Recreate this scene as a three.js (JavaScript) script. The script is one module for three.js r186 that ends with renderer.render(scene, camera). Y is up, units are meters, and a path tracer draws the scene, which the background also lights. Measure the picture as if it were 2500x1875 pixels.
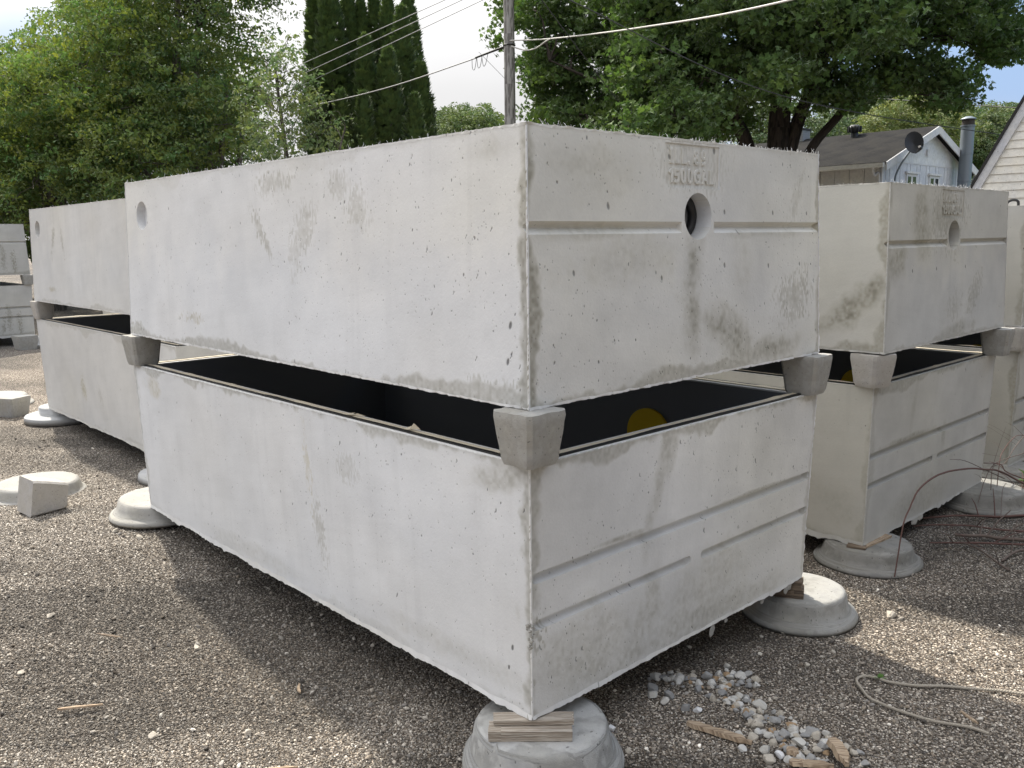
import * as THREE from 'three';
import { mergeGeometries, mergeVertices, toCreasedNormals } from 'three/addons/utils/BufferGeometryUtils.js';
import { FontLoader } from 'three/addons/loaders/FontLoader.js';
import { TextGeometry } from 'three/addons/geometries/TextGeometry.js';
import { Brush, Evaluator, SUBTRACTION } from 'three-bvh-csg';

// ---------------------------------------------------------------- camera, sky, sun, exposure
const scene = new THREE.Scene();
const camera = new THREE.PerspectiveCamera(47.447, 1024 / 768, 0.05, 900);
camera.rotation.order = 'YXZ';
camera.position.set(1.765, 1.66, 1.70);
camera.rotation.set(-0.1652, 0.8236, -0.0137);
scene.add(camera);

const renderer = new THREE.WebGLRenderer({ antialias: true });
renderer.toneMapping = THREE.LinearToneMapping;
renderer.toneMappingExposure = 1.28;
renderer.shadowMap.enabled = true;

const SUN_AZ = 10 * Math.PI / 180, SUN_EL = 52 * Math.PI / 180;
const sunDir = new THREE.Vector3(-Math.cos(SUN_AZ) * Math.cos(SUN_EL), Math.sin(SUN_EL), -Math.sin(SUN_AZ) * Math.cos(SUN_EL));
const sun = new THREE.DirectionalLight(new THREE.Color(1.0, 0.93, 0.81), 5.0);
sun.name = 'sun';
sun.position.copy(sunDir).multiplyScalar(60);
sun.castShadow = true;
sun.shadow.mapSize.set(4096, 4096);
sun.shadow.radius = 3;
const sc = sun.shadow.camera; sc.left = -30; sc.right = 30; sc.top = 30; sc.bottom = -30; sc.near = 1; sc.far = 140;
scene.add(sun); scene.add(sun.target);

// ---------------------------------------------------------------- small maths
function rngOf(seed) { let a = seed >>> 0; return () => { a |= 0; a = a + 0x6D2B79F5 | 0; let t = Math.imul(a ^ a >>> 15, 1 | a); t = t + Math.imul(t ^ t >>> 7, 61 | t) ^ t; return ((t ^ t >>> 14) >>> 0) / 4294967296; }; }
const LAT = new Float32Array(65536); { const r = rngOf(99); for (let i = 0; i < 65536; i++) LAT[i] = r(); }
function h2(x, y) { return LAT[(Math.imul(x, 73856093) ^ Math.imul(y, 19349663)) & 65535]; }
function h3(x, y, z) { return LAT[(Math.imul(x, 73856093) ^ Math.imul(y, 19349663) ^ Math.imul(z, 83492791)) & 65535]; }
function n2(x, y) { const i = Math.floor(x), j = Math.floor(y); let u = x - i, v = y - j; u = u * u * (3 - 2 * u); v = v * v * (3 - 2 * v); const a = h2(i, j), b = h2(i + 1, j), c = h2(i, j + 1), d = h2(i + 1, j + 1); return a + (b - a) * u + (c - a) * v + (a - b - c + d) * u * v; }
function n3(x, y, z) { const k = Math.floor(z); let w = z - k; w = w * w * (3 - 2 * w); const f = (kk) => { const i = Math.floor(x), j = Math.floor(y); let u = x - i, v = y - j; u = u * u * (3 - 2 * u); v = v * v * (3 - 2 * v); const a = h3(i, j, kk), b = h3(i + 1, j, kk), c = h3(i, j + 1, kk), d = h3(i + 1, j + 1, kk); return a + (b - a) * u + (c - a) * v + (a - b - c + d) * u * v; }; return f(k) * (1 - w) + f(k + 1) * w; }
function fbm(x, y, o = 4) { let s = 0, a = 0.5, t = 0; for (let i = 0; i < o; i++) { s += a * n2(x, y); t += a; x = x * 2.03 + 17.3; y = y * 2.01 + 9.1; a *= 0.5; } return s / t; }
function fbm3(x, y, z, o = 4) { let s = 0, a = 0.5, t = 0; for (let i = 0; i < o; i++) { s += a * n3(x, y, z); t += a; x = x * 2.03 + 7.3; y = y * 2.01 + 3.1; z = z * 2.02 + 5.7; a *= 0.5; } return s / t; }
const sstep = (a, b, x) => { const t = Math.min(1, Math.max(0, (x - a) / (b - a))); return t * t * (3 - 2 * t); };
const clamp = (x, a, b) => Math.min(b, Math.max(a, x));
const lerp = (a, b, t) => a + (b - a) * t;
const V3 = (x, y, z) => new THREE.Vector3(x, y, z);
const srgb8 = (l) => { l = clamp(l, 0, 1); return Math.round(255 * (l <= 0.0031308 ? 12.92 * l : 1.055 * Math.pow(l, 1 / 2.4) - 0.055)); };

// sky: bright hazy cloud, brighter upwards and round the sun, with thin blue breaks between the clouds
{
  const W = 1024, H = 512, d = new Float32Array(W * H * 4);
  for (let j = 0; j < H; j++) for (let i = 0; i < W; i++) {
    const el = ((j + 0.5) / H - 0.5) * Math.PI, az = ((i + 0.5) / W - 0.5) * 2 * Math.PI;
    const x = Math.cos(el) * Math.cos(az), y = Math.sin(el), z = Math.cos(el) * Math.sin(az);
    const yy = Math.max(y, 0) + 0.16, px = x / yy, pz = z / yy;
    const c = fbm(px * 0.55 + 3.4, pz * 0.55 + 11.2, 5), c2 = fbm(px * 1.3 + 40, pz * 1.3 - 7, 4);
    let cover = sstep(0.33, 0.56, c * 0.8 + c2 * 0.2 + 0.10 + 0.12 * sstep(0.3, 0.7, y) - 1.25 * Math.max(0, 0.30 * x - 0.95 * z - 0.42));
    const lum = (0.26 + 1.16 * Math.pow(Math.max(y, 0), 0.85));
    const tex = 0.81 + 0.37 * c2;
    const blue = [0.33, 0.57, 0.97], white = [0.985, 1.0, 1.045];
    const cs = x * sunDir.x + y * sunDir.y + z * sunDir.z, ang = Math.acos(clamp(cs, -1, 1)) * 180 / Math.PI;
    const glow = 4.2 * Math.exp(-ang / 13) + 1.28 * Math.exp(-ang / 33);
    const q = (j * W + i) * 4, haze = Math.exp(-Math.max(y, 0) * 9) * 0.45;
    for (let k = 0; k < 3; k++) { const cl = white[k] * tex * lum * 1.08, bl = lerp(blue[k], white[k], haze) * (0.72 + 0.5 * Math.max(y, 0)); d[q + k] = 0.81 * (lerp(bl, cl, cover) + glow * [1, 0.97, 0.92][k] * (0.5 + 0.5 * cover)); }
    d[q + 3] = 1;
  }
  const t = new THREE.DataTexture(d, W, H, THREE.RGBAFormat, THREE.FloatType);
  t.mapping = THREE.EquirectangularReflectionMapping; t.magFilter = THREE.LinearFilter; t.minFilter = THREE.LinearFilter; t.wrapS = THREE.RepeatWrapping; t.needsUpdate = true;
  scene.background = t; scene.environment = t;
}

// ---------------------------------------------------------------- naming helpers
const taken = {};
function numbered(n) { const k = taken[n] = (taken[n] ?? -1) + 1; return k ? `${n}_${String(k).padStart(3, '0')}` : n; }
function shadows(o) { o.traverse((m) => { if (m.isMesh) { m.castShadow = true; m.receiveShadow = true; } }); return o; }
function tag(o, label, category, group) { o.userData.label = label; o.userData.category = category; if (group) o.userData.group = group; return o; }
function thing(name, label, category, pos = [0, 0, 0], turn = 0, group) { const o = new THREE.Group(); o.name = numbered(name); o.position.set(...pos); o.rotation.y = turn; scene.add(o); return tag(o, label, category, group); }
function part(name, geo, mat, parent, label) { const m = new THREE.Mesh(geo, mat); m.name = name; m.castShadow = m.receiveShadow = true; parent.add(m); if (label) m.userData.label = label; return m; }
function solo(name, geo, mat, label, category, pos = [0, 0, 0], group) { const m = new THREE.Mesh(geo, mat); m.name = numbered(name); m.position.set(...pos); m.castShadow = m.receiveShadow = true; scene.add(m); return tag(m, label, category, group); }
function structure(name, geo, mat) { const m = new THREE.Mesh(geo, mat); m.name = name; m.castShadow = m.receiveShadow = true; m.userData.kind = 'structure'; scene.add(m); return m; }

// ---------------------------------------------------------------- geometry helpers
function triGeo(pos, col) { const g = new THREE.BufferGeometry(); g.setAttribute('position', new THREE.Float32BufferAttribute(pos, 3)); if (col) g.setAttribute('color', new THREE.Float32BufferAttribute(col, 3)); g.computeVertexNormals(); return g; }
// eight corners: b = four of the base (counter-clockwise from above), t = four of the top
function hexa(b, t) {
  const P = [], q = (a, c, d, e) => P.push(...a, ...c, ...d, ...a, ...d, ...e);
  for (let i = 0; i < 4; i++) { const j = (i + 1) % 4; q(b[i], b[j], t[j], t[i]); }
  q(b[3], b[2], b[1], b[0]); q(t[0], t[1], t[2], t[3]);
  return triGeo(P);
}
function frustum(x0, x1, z0, z1, y0, y1, ib, it) { // inset of base and top
  const r = (i, y) => [[x0 + i, y, z1 - i], [x1 - i, y, z1 - i], [x1 - i, y, z0 + i], [x0 + i, y, z0 + i]];
  return hexa(r(ib, y0), r(it, y1));
}
function box(x0, x1, y0, y1, z0, z1) { return frustum(x0, x1, z0, z1, y0, y1, 0, 0); }
const uvOf = (g, f) => { const p = g.attributes.position, n = g.attributes.normal, a = new Float32Array(p.count * 2); for (let i = 0; i < p.count; i++) { const [u, v] = f(p.getX(i), p.getY(i), p.getZ(i), n.getX(i), n.getY(i), n.getZ(i)); a[2 * i] = u; a[2 * i + 1] = v; } g.setAttribute('uv', new THREE.BufferAttribute(a, 2)); return g; };
const boxUV = (g, s = 1) => uvOf(g, (x, y, z, a, b, c) => Math.abs(b) > 0.7 ? [x / s, z / s] : Math.abs(a) > Math.abs(c) ? [z / s, y / s] : [x / s, y / s]);
function flat(g) { const q = g.index ? g.toNonIndexed() : g; q.computeVertexNormals(); return q; }
function tube(pts, radii, seg = 8, closed = true) { // pts: array of Vector3, radii per point
  const P = [], N = [], I = [], U = []; let up = V3(0.31, 0.2, 0.93).normalize(), run = 0;
  for (let i = 0; i < pts.length; i++) {
    const t = (i < pts.length - 1 ? pts[i + 1].clone().sub(pts[i]) : pts[i].clone().sub(pts[i - 1])).normalize();
    if (i) run += pts[i].distanceTo(pts[i - 1]);
    const a = up.clone().sub(t.clone().multiplyScalar(up.dot(t))); if (a.lengthSq() < 1e-6) a.set(t.y, -t.x, 0.01); a.normalize(); const b = t.clone().cross(a); up = a;
    for (let k = 0; k <= seg; k++) { const w = k / seg * Math.PI * 2, n = a.clone().multiplyScalar(Math.cos(w)).addScaledVector(b, Math.sin(w)); P.push(pts[i].x + n.x * radii[i], pts[i].y + n.y * radii[i], pts[i].z + n.z * radii[i]); N.push(n.x, n.y, n.z); U.push(k / seg * Math.max(0.1, 6.28 * radii[i]), run); }
  }
  for (let i = 0; i < pts.length - 1; i++) for (let k = 0; k < seg; k++) { const a = i * (seg + 1) + k, b = a + seg + 1; I.push(a, a + 1, b, b, a + 1, b + 1); }
  if (closed) for (const i of [0, pts.length - 1]) { const c = P.length / 3; P.push(pts[i].x, pts[i].y, pts[i].z); const d = i ? 1 : -1, q = i ? pts[i].clone().sub(pts[i - 1]).normalize() : pts[0].clone().sub(pts[1]).normalize(); N.push(q.x, q.y, q.z); U.push(0, 0); for (let k = 0; k < seg; k++) { const a = i * (seg + 1) + k; d > 0 ? I.push(a, a + 1, c) : I.push(a + 1, a, c); } }
  const g = new THREE.BufferGeometry(); g.setAttribute('position', new THREE.Float32BufferAttribute(P, 3)); g.setAttribute('normal', new THREE.Float32BufferAttribute(N, 3)); g.setAttribute('uv', new THREE.Float32BufferAttribute(U, 2)); g.setIndex(I); return g;
}
function curveTube(ctrl, r0, r1, n = 16, seg = 8, wob = 0, seed = 1) {
  const c = new THREE.CatmullRomCurve3(ctrl.map((p) => V3(...p)), false, 'catmullrom', 0.5), R = rngOf(seed), pts = c.getPoints(n);
  if (wob) pts.forEach((p, i) => { if (i && i < n) p.add(V3(R() - 0.5, R() - 0.5, R() - 0.5).multiplyScalar(wob)); });
  return tube(pts, pts.map((_, i) => lerp(r0, r1, i / n)), seg);
}
function rock(seed, sx = 1, sy = 1, sz = 1, detail = 1) { // angular stone of unit radius
  const R = rngOf(seed), g = mergeVertices(new THREE.IcosahedronGeometry(1, detail).deleteAttribute('normal').deleteAttribute('uv'), 1e-4), p = g.attributes.position;
  const cuts = []; for (let i = 0; i < (detail > 1 ? 13 : 7); i++) cuts.push([V3(R() - 0.5, R() - 0.5, R() - 0.5).normalize(), detail > 1 ? 0.46 + 0.34 * R() : 0.55 + 0.35 * R()]);
  for (let i = 0; i < p.count; i++) { const v = V3().fromBufferAttribute(p, i); v.multiplyScalar(0.9 + 0.2 * R()); for (const [n, d] of cuts) { const k = v.dot(n) - d; if (k > 0) v.addScaledVector(n, -k); } p.setXYZ(i, v.x * sx, v.y * sy, v.z * sz); }
  return flat(g);
}
function dataTex(d, W, H, colour, rep = true) { const t = new THREE.DataTexture(d, W, H, THREE.RGBAFormat, THREE.UnsignedByteType); t.magFilter = THREE.LinearFilter; t.minFilter = THREE.LinearFilter; if (rep) t.wrapS = t.wrapT = THREE.RepeatWrapping; if (colour) t.colorSpace = THREE.SRGBColorSpace; t.needsUpdate = true; return t; }
const lin = (r, g, b) => new THREE.Color().setRGB(r, g, b);
const M = (c, roughness = 0.9, extra = {}) => new THREE.MeshStandardMaterial({ color: Array.isArray(c) ? lin(...c) : c, roughness, metalness: 0, ...extra });
const BOUGHS = {
  maple: [[-7.14,6.5,-14.72,0.9],[-10.41,5.98,-12.74,0.77],[-12.4,7.88,-14.54,0.57],[-13.04,6.18,-12.93,0.92],[-8.36,5.65,-14.81,0.65],[-9.31,4.43,-14.65,0.85],[-8.18,4.84,-11.21,0.71],[-11.33,7.72,-14.72,0.7],[-9.0,5.35,-15.51,0.61],[-9.16,6.64,-13.41,0.59],[-7.16,7.12,-17.9,0.67],[-13.09,4.84,-14.2,0.91],[-7.84,6.64,-13.11,0.92],[-10.2,7.67,-16.48,0.81],[-8.61,5.32,-13.02,0.85],[-12.42,6.57,-12.2,0.6],[-10.73,6.1,-15.44,0.69],[-8.04,4.82,-13.79,0.76],[-11.39,4.12,-12.61,0.85],[-7.34,7.04,-15.6,0.88],[-13.07,7.23,-14.82,0.78],[-7.85,3.7,-11.36,0.72],[-10.9,4.66,-13.29,0.84],[-8.92,5.75,-11.82,0.57],[-9.75,3.84,-12.6,0.8],[-9.27,8.0,-17.81,0.87],[-8.18,6.1,-18.55,0.57],[-14.06,7.41,-13.76,0.77],[-7.65,5.17,-16.39,0.63],[-13.08,5.82,-13.94,0.68],[-9.14,5.53,-16.61,0.87],[-11.2,5.2,-14.66,0.91],[-11.9,7.28,-13.97,0.73],[-12.84,5.14,-13.28,0.67],[-12.1,4.91,-12.48,0.6],[-13.45,8.47,-14.57,0.66],[-8.81,4.07,-12.94,0.83],[-6.85,5.62,-12.88,0.76],[-8.05,6.32,-16.49,0.62],[-5.89,6.52,-14.36,0.95],[-10.95,6.85,-14.13,0.73],[-6.28,5.35,-14.41,0.82],[-12.66,4.16,-13.22,0.87],[-8.46,6.98,-15.48,0.86],[-6.85,7.48,-16.52,0.8],[-9.3,7.63,-15.07,0.64],[-10.22,6.87,-15.8,0.7],[-9.41,5.79,-12.68,0.78],[-8.09,6.15,-17.44,0.73],[-12.01,5.67,-13.71,0.72],[-8.89,7.85,-16.14,0.79],[-9.14,6.51,-17.08,0.85],[-8.77,6.81,-11.65,0.62],[-11.71,6.53,-14.95,0.66],[-5.84,5.4,-13.41,0.86],[-10.31,5.02,-14.2,0.7],[-9.83,7.42,-12.79,0.61],[-9.25,5.08,-13.79,0.62],[-11.86,6.95,-12.97,0.64],[-9.06,4.55,-11.77,0.61],[-9.18,5.49,-17.98,0.61],[-7.91,6.82,-19.21,0.71],[-6.06,6.49,-15.5,0.63],[-10.27,7.28,-14.87,0.55],[-11.68,4.15,-14.14,0.8],[-9.07,7.63,-14.08,0.63],[-8.17,8.05,-17.25,0.63],[-7.84,8.06,-18.5,0.77],[-9.62,4.86,-12.53,0.92],[-8.23,8.51,-19.73,0.79],[-10.19,6.18,-16.66,0.66],[-6.65,4.32,-12.59,0.59],[-9.66,5.78,-14.4,0.95],[-6.92,5.01,-15.64,0.63],[-12.64,7.95,-13.4,0.71],[-7.67,7.24,-14.3,0.87],[-8.23,6.18,-11.02,0.6],[-8.54,6.55,-14.31,0.76],[-10.99,5.91,-13.59,0.58],[-8.39,3.6,-10.39,0.67],[-9.82,4.07,-13.64,0.77],[-7.18,4.8,-14.36,0.89],[-10.72,5.0,-15.68,0.95],[-12.54,6.59,-14.17,0.61],[-6.76,6.94,-13.7,0.83],[-9.06,6.28,-15.91,0.65],[-11.08,7.98,-16.2,0.64],[-7.94,4.5,-12.39,0.68],[-7.33,6.04,-15.59,0.8],[-11.97,5.9,-12.74,0.64],[-10.19,7.45,-13.87,0.84],[-7.28,5.76,-11.94,0.79],[-10.04,7.15,-17.4,0.62],[-10.39,8.5,-17.11,0.63],[-9.59,6.68,-12.22,0.73],[-6.62,7.0,-17.09,0.55],[-7.05,6.22,-17.7,0.55],[-7.01,6.98,-18.72,0.36],[-5.52,6.07,-18.08,0.54],[-6.41,7.84,-19.94,0.59],[-7.16,7.87,-18.56,0.46],[-5.14,5.75,-16.48,0.49],[-6.06,5.5,-16.16,0.56],[-6.0,6.52,-19.1,0.46],[-4.97,6.9,-17.09,0.38],[-6.17,6.49,-16.23,0.47],[-5.96,7.44,-19.19,0.44],[-6.28,7.44,-17.81,0.42],[-5.51,7.2,-18.26,0.41],[-6.25,5.92,-17.21,0.56],[-6.75,6.13,-19.28,0.54],[-6.43,6.51,-18.2,0.39],[-6.01,6.91,-20.03,0.53],[-5.72,7.1,-16.71,0.54],[-7.4,6.24,-18.52,0.41],[-4.98,6.0,-17.32,0.42],[-5.9,6.73,-17.47,0.43],[-6.79,4.44,-15.51,0.4],[-6.62,4.28,-14.62,0.35],[-6.89,4.53,-15.11,0.38],[-6.58,4.44,-14.9,0.37],[-7.13,4.65,-15.31,0.36],[-6.14,4.72,-16.15,0.35],[-6.9,5.24,-17.21,0.25],[-6.14,5.07,-16.88,0.31],[-6.22,5.23,-17.43,0.25],[-5.33,4.68,-16.83,0.38],[-5.49,4.84,-17.44,0.34],[-6.77,4.85,-16.62,0.26],[-6.25,5.23,-18.07,0.27],[-6.63,4.78,-17.11,0.28],[-5.64,4.51,-18.0,0.37],[-5.89,4.44,-17.16,0.32],[-5.78,4.88,-16.49,0.37],[-6.18,4.55,-17.82,0.3],[-5.83,5.06,-18.41,0.23],[-5.43,4.24,-16.55,0.22],[-5.59,5.61,-19.36,0.33],[-5.58,5.63,-18.79,0.34],[-5.01,5.41,-18.34,0.41],[-5.54,5.44,-18.07,0.43],[-5.35,6.03,-19.51,0.37],[-5.91,6.0,-19.34,0.3],[-5.13,5.56,-19.04,0.45],[-5.26,5.85,-18.44,0.41]],
  mapleUp: [[-10.38,11.64,-14.39,1.24],[-13.32,8.64,-13.71,1.36],[-7.71,12.61,-16.58,1.07],[-7.96,8.38,-13.2,1.36],[-9.94,12.02,-16.54,1.04],[-12.4,9.58,-15.26,1.11],[-6.2,7.68,-15.48,1.4],[-10.75,10.47,-17.16,0.98],[-8.06,12.6,-20.09,1.25],[-7.99,8.65,-17.58,1.39],[-12.5,11.32,-15.24,0.94],[-9.84,9.04,-16.37,1.15],[-5.72,9.39,-15.96,1.06],[-8.7,10.22,-14.54,1.11],[-12.87,13.1,-16.08,1.32],[-9.12,10.71,-12.01,1.24],[-7.21,11.46,-14.25,1.34],[-9.01,10.37,-18.6,1.15],[-7.97,8.1,-15.27,0.99],[-6.32,8.3,-18.59,1.39],[-8.61,7.65,-11.79,1.22],[-10.79,13.31,-17.58,0.91],[-10.77,9.13,-14.88,1.26],[-10.54,13.92,-15.82,1.35],[-7.11,10.99,-18.62,1.34],[-8.9,12.88,-18.14,1.4],[-7.31,9.37,-20.02,1.01],[-9.48,14.34,-19.0,1.3],[-11.64,12.0,-16.68,1.34],[-7.27,10.6,-16.41,0.98],[-5.04,7.39,-16.86,1.26],[-11.93,14.6,-16.72,1.38],[-12.96,10.48,-13.65,1.1],[-9.05,12.21,-13.16,1.27],[-9.7,9.04,-12.69,0.99],[-8.85,12.73,-15.0,1.34],[-7.39,11.28,-21.03,0.93],[-7.01,9.53,-14.71,1.27],[-9.6,8.08,-14.15,1.35],[-11.52,12.77,-14.96,1.26]],
  left: [[-17.93,4.87,-7.58,0.81],[-19.61,5.64,-5.93,0.91],[-22.21,4.36,-4.39,0.89],[-26.32,5.72,-2.41,0.81],[-20.35,3.82,-3.64,0.96],[-22.32,3.9,-6.45,1.08],[-23.53,3.93,-3.17,0.88],[-23.55,5.07,-2.28,1.01],[-18.64,7.56,-6.22,1.0],[-20.72,4.43,-8.64,0.77],[-20.0,6.28,-6.89,0.77],[-19.68,4.28,-5.73,0.95],[-17.7,6.62,-7.17,1.15],[-23.1,3.13,-4.88,0.82],[-25.16,5.16,-2.66,1.12],[-20.87,7.34,-6.44,1.02],[-20.94,2.88,-2.67,0.7],[-23.96,5.91,-4.62,1.14],[-22.28,8.56,-7.49,1.07],[-17.6,3.34,-5.52,1.01],[-21.46,3.73,-7.58,0.77],[-18.62,7.09,-7.62,0.9],[-18.51,5.94,-6.42,0.86],[-18.44,4.55,-5.53,1.09],[-21.46,5.33,-6.05,0.95],[-19.72,7.72,-8.86,0.98],[-20.51,8.77,-8.76,0.93],[-22.11,3.43,-1.83,0.85],[-19.43,4.01,-4.56,0.78],[-16.99,4.19,-6.96,0.96],[-21.62,6.71,-7.34,0.89],[-19.49,2.86,-3.92,0.7],[-19.31,4.08,-7.3,0.73],[-20.94,5.33,-4.42,1.03],[-21.58,3.35,-5.54,0.85],[-19.69,5.1,-7.11,0.85],[-22.43,2.53,-2.99,0.9],[-19.64,4.84,-3.85,0.83],[-19.87,6.14,-8.34,1.09],[-24.82,2.71,-3.32,0.88],[-26.07,3.5,-2.53,0.79],[-22.47,7.12,-6.77,0.97],[-22.42,5.18,-3.28,0.96],[-23.97,4.95,-3.75,0.75],[-21.01,2.39,-3.72,0.76],[-26.35,6.81,-2.59,0.83],[-21.84,3.24,-4.47,1.06],[-23.37,5.74,-5.74,1.06],[-26.74,4.72,-2.51,1.05],[-17.74,8.02,-7.11,0.83],[-20.91,4.39,-2.44,0.94],[-22.77,4.2,-5.31,0.78],[-18.4,6.82,-5.44,0.81],[-24.05,6.07,-2.22,0.81],[-24.27,3.46,-4.52,1.09],[-25.27,4.28,-3.56,0.98],[-19.54,4.76,-8.21,0.98],[-21.75,4.94,-7.47,0.99],[-21.01,5.78,-7.95,1.07],[-18.12,3.8,-6.4,0.88],[-20.42,3.84,-7.4,0.76],[-23.82,4.77,-5.15,0.89],[-23.08,3.15,-2.22,0.81],[-23.15,2.96,-3.81,1.11],[-25.79,5.79,-3.78,0.81],[-21.37,7.21,-8.69,1.07],[-21.13,4.27,-4.25,0.78],[-18.34,5.87,-7.61,1.15],[-22.07,9.06,-8.51,0.77],[-20.53,3.5,-5.28,0.81],[-20.46,5.16,-3.2,0.85],[-22.83,5.2,-4.59,1.09],[-21.4,3.7,-3.24,0.91],[-21.03,4.59,-5.26,0.71],[-19.83,3.4,-6.58,1.09],[-21.0,9.36,-9.72,0.87],[-21.21,8.49,-8.01,0.82],[-16.61,7.17,-7.67,1.12],[-24.57,3.87,-2.19,0.84],[-18.99,2.99,-5.01,0.74],[-17.71,8.02,-8.2,1.07],[-21.29,4.19,-6.19,1.04],[-20.9,5.47,-8.99,1.05],[-22.03,6.51,-5.95,1.11],[-22.76,4.81,-6.82,0.96],[-25.2,6.38,-2.35,0.73],[-19.56,8.15,-6.93,0.75],[-18.42,5.7,-5.18,1.04],[-17.21,5.17,-6.49,0.88],[-19.45,8.87,-9.03,0.79],[-23.27,4.23,-4.3,0.9],[-22.23,5.85,-1.9,0.81],[-20.1,8.09,-7.94,0.97],[-21.28,8.18,-9.29,0.96],[-22.69,4.35,-2.15,1.0],[-19.37,6.82,-6.03,0.81],[-20.8,6.3,-5.6,1.05],[-18.58,4.84,-6.62,0.99],[-19.97,2.47,-2.81,0.9],[-18.75,8.58,-8.2,0.96],[-24.81,5.15,-4.62,0.9],[-20.63,7.29,-7.51,0.78],[-23.05,6.23,-6.72,0.93],[-19.36,5.0,-4.94,1.13],[-20.39,2.79,-4.5,0.82],[-23.79,2.6,-2.99,0.81],[-21.47,5.12,-1.8,0.85],[-21.26,2.85,-1.46,1.02],[-24.86,2.86,-1.88,0.71],[-21.48,8.04,-7.05,0.95],[-23.11,7.82,-7.26,0.75],[-20.46,5.06,-6.22,0.88],[-22.22,5.59,-5.37,0.86],[-24.03,2.48,-4.15,0.86]],
  leftBack: [[-31.67,4.82,-3.71,1.48],[-27.32,3.42,-7.38,1.36],[-28.93,6.0,-4.0,1.54],[-28.53,3.0,-3.51,1.46],[-26.97,6.57,-9.2,1.58],[-26.67,5.32,-6.07,1.1],[-23.52,4.63,-9.88,1.36],[-25.22,4.95,-7.57,1.44],[-24.32,6.39,-10.04,1.52],[-29.86,4.19,-5.14,1.46],[-30.0,4.51,-3.58,1.59],[-25.11,6.56,-7.82,1.26],[-25.67,6.26,-10.9,1.53],[-27.82,6.81,-7.84,1.39],[-27.14,2.9,-5.77,1.55],[-29.42,6.04,-5.73,1.26],[-28.08,4.16,-4.84,1.57],[-26.11,4.69,-9.82,1.41],[-28.64,4.71,-7.67,1.19],[-28.97,3.19,-6.71,1.54],[-32.05,3.31,-3.24,1.15],[-30.8,6.34,-3.66,1.53],[-32.66,6.07,-3.29,1.59],[-27.08,5.07,-8.57,1.28],[-24.36,3.68,-8.42,1.37],[-27.81,6.03,-5.19,1.13],[-30.61,3.05,-3.96,1.3],[-25.98,3.64,-8.5,1.47],[-29.51,6.52,-7.34,1.5],[-25.77,3.59,-6.65,1.35],[-25.1,4.47,-11.12,1.46],[-31.18,5.14,-5.28,1.3],[-31.99,6.44,-4.78,1.39],[-28.62,2.66,-5.18,1.4]],
  leftUp: [[-19.27,11.37,-8.21,0.97],[-19.33,8.97,-6.41,1.02],[-18.97,10.56,-6.49,0.86],[-20.94,9.77,-7.58,1.0],[-21.45,12.91,-9.72,0.96],[-18.71,9.25,-7.73,1.03],[-17.45,10.28,-8.07,1.11],[-22.15,11.62,-8.36,1.14],[-20.18,12.67,-8.79,1.04],[-21.38,12.74,-7.7,1.06],[-22.82,9.76,-7.57,0.99],[-20.61,11.24,-8.72,0.83],[-20.16,9.53,-9.57,1.08],[-22.52,13.76,-8.62,0.83],[-17.37,8.42,-7.9,0.9],[-20.18,10.99,-7.07,0.83],[-21.93,9.6,-8.7,1.15],[-20.96,10.55,-10.26,1.03],[-17.96,11.88,-8.09,1.03],[-18.86,10.09,-8.89,1.1]],
  sap: [[-12.22,4.79,-6.02,0.32],[-12.26,3.34,-5.78,0.34],[-12.8,4.13,-6.21,0.28],[-11.79,3.76,-6.43,0.32],[-12.31,3.5,-6.78,0.4],[-12.19,3.83,-5.87,0.41],[-11.3,3.78,-5.98,0.32],[-12.7,3.75,-5.95,0.39],[-12.01,4.4,-5.9,0.4],[-12.59,4.14,-5.71,0.33],[-12.37,4.21,-6.52,0.39],[-11.97,3.98,-5.53,0.35],[-11.52,3.31,-5.68,0.29],[-12.3,3.65,-6.24,0.42],[-11.83,3.38,-5.34,0.28],[-11.85,3.56,-6.05,0.41],[-11.34,3.34,-6.07,0.27],[-11.88,3.32,-6.43,0.37],[-13.06,4.84,-6.34,0.28],[-11.65,4.1,-6.02,0.29],[-11.63,4.49,-5.75,0.32],[-12.77,4.55,-6.08,0.32],[-12.61,3.37,-6.12,0.28],[-13.21,4.24,-5.98,0.35],[-12.64,3.87,-6.55,0.29],[-13.08,3.48,-5.95,0.34],[-12.68,4.51,-6.52,0.33],[-12.11,4.08,-6.2,0.39],[-12.64,4.92,-6.26,0.36],[-11.61,3.78,-5.69,0.25]],
  far_dark: [[-16.02,6.75,-41.82,1.29],[-17.71,7.35,-40.87,0.96],[-16.39,6.96,-40.5,1.26],[-19.98,6.81,-41.84,1.09],[-16.79,7.77,-42.66,1.25],[-17.3,7.59,-45.47,1.22],[-18.25,7.21,-42.13,0.91],[-17.09,7.91,-39.63,1.0],[-19.15,6.84,-40.54,1.06],[-18.03,8.27,-43.13,1.13],[-18.21,7.74,-44.45,1.19],[-17.56,6.42,-39.32,0.83],[-19.95,7.29,-43.22,1.01],[-19.21,8.62,-44.36,1.28],[-18.54,6.25,-37.56,0.81],[-17.22,6.78,-43.96,1.28],[-19.35,8.16,-42.34,1.29],[-19.18,6.46,-38.93,1.15],[-18.7,6.87,-43.37,0.8],[-17.61,8.35,-41.73,0.81],[-18.3,8.65,-45.45,1.03]],
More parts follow.
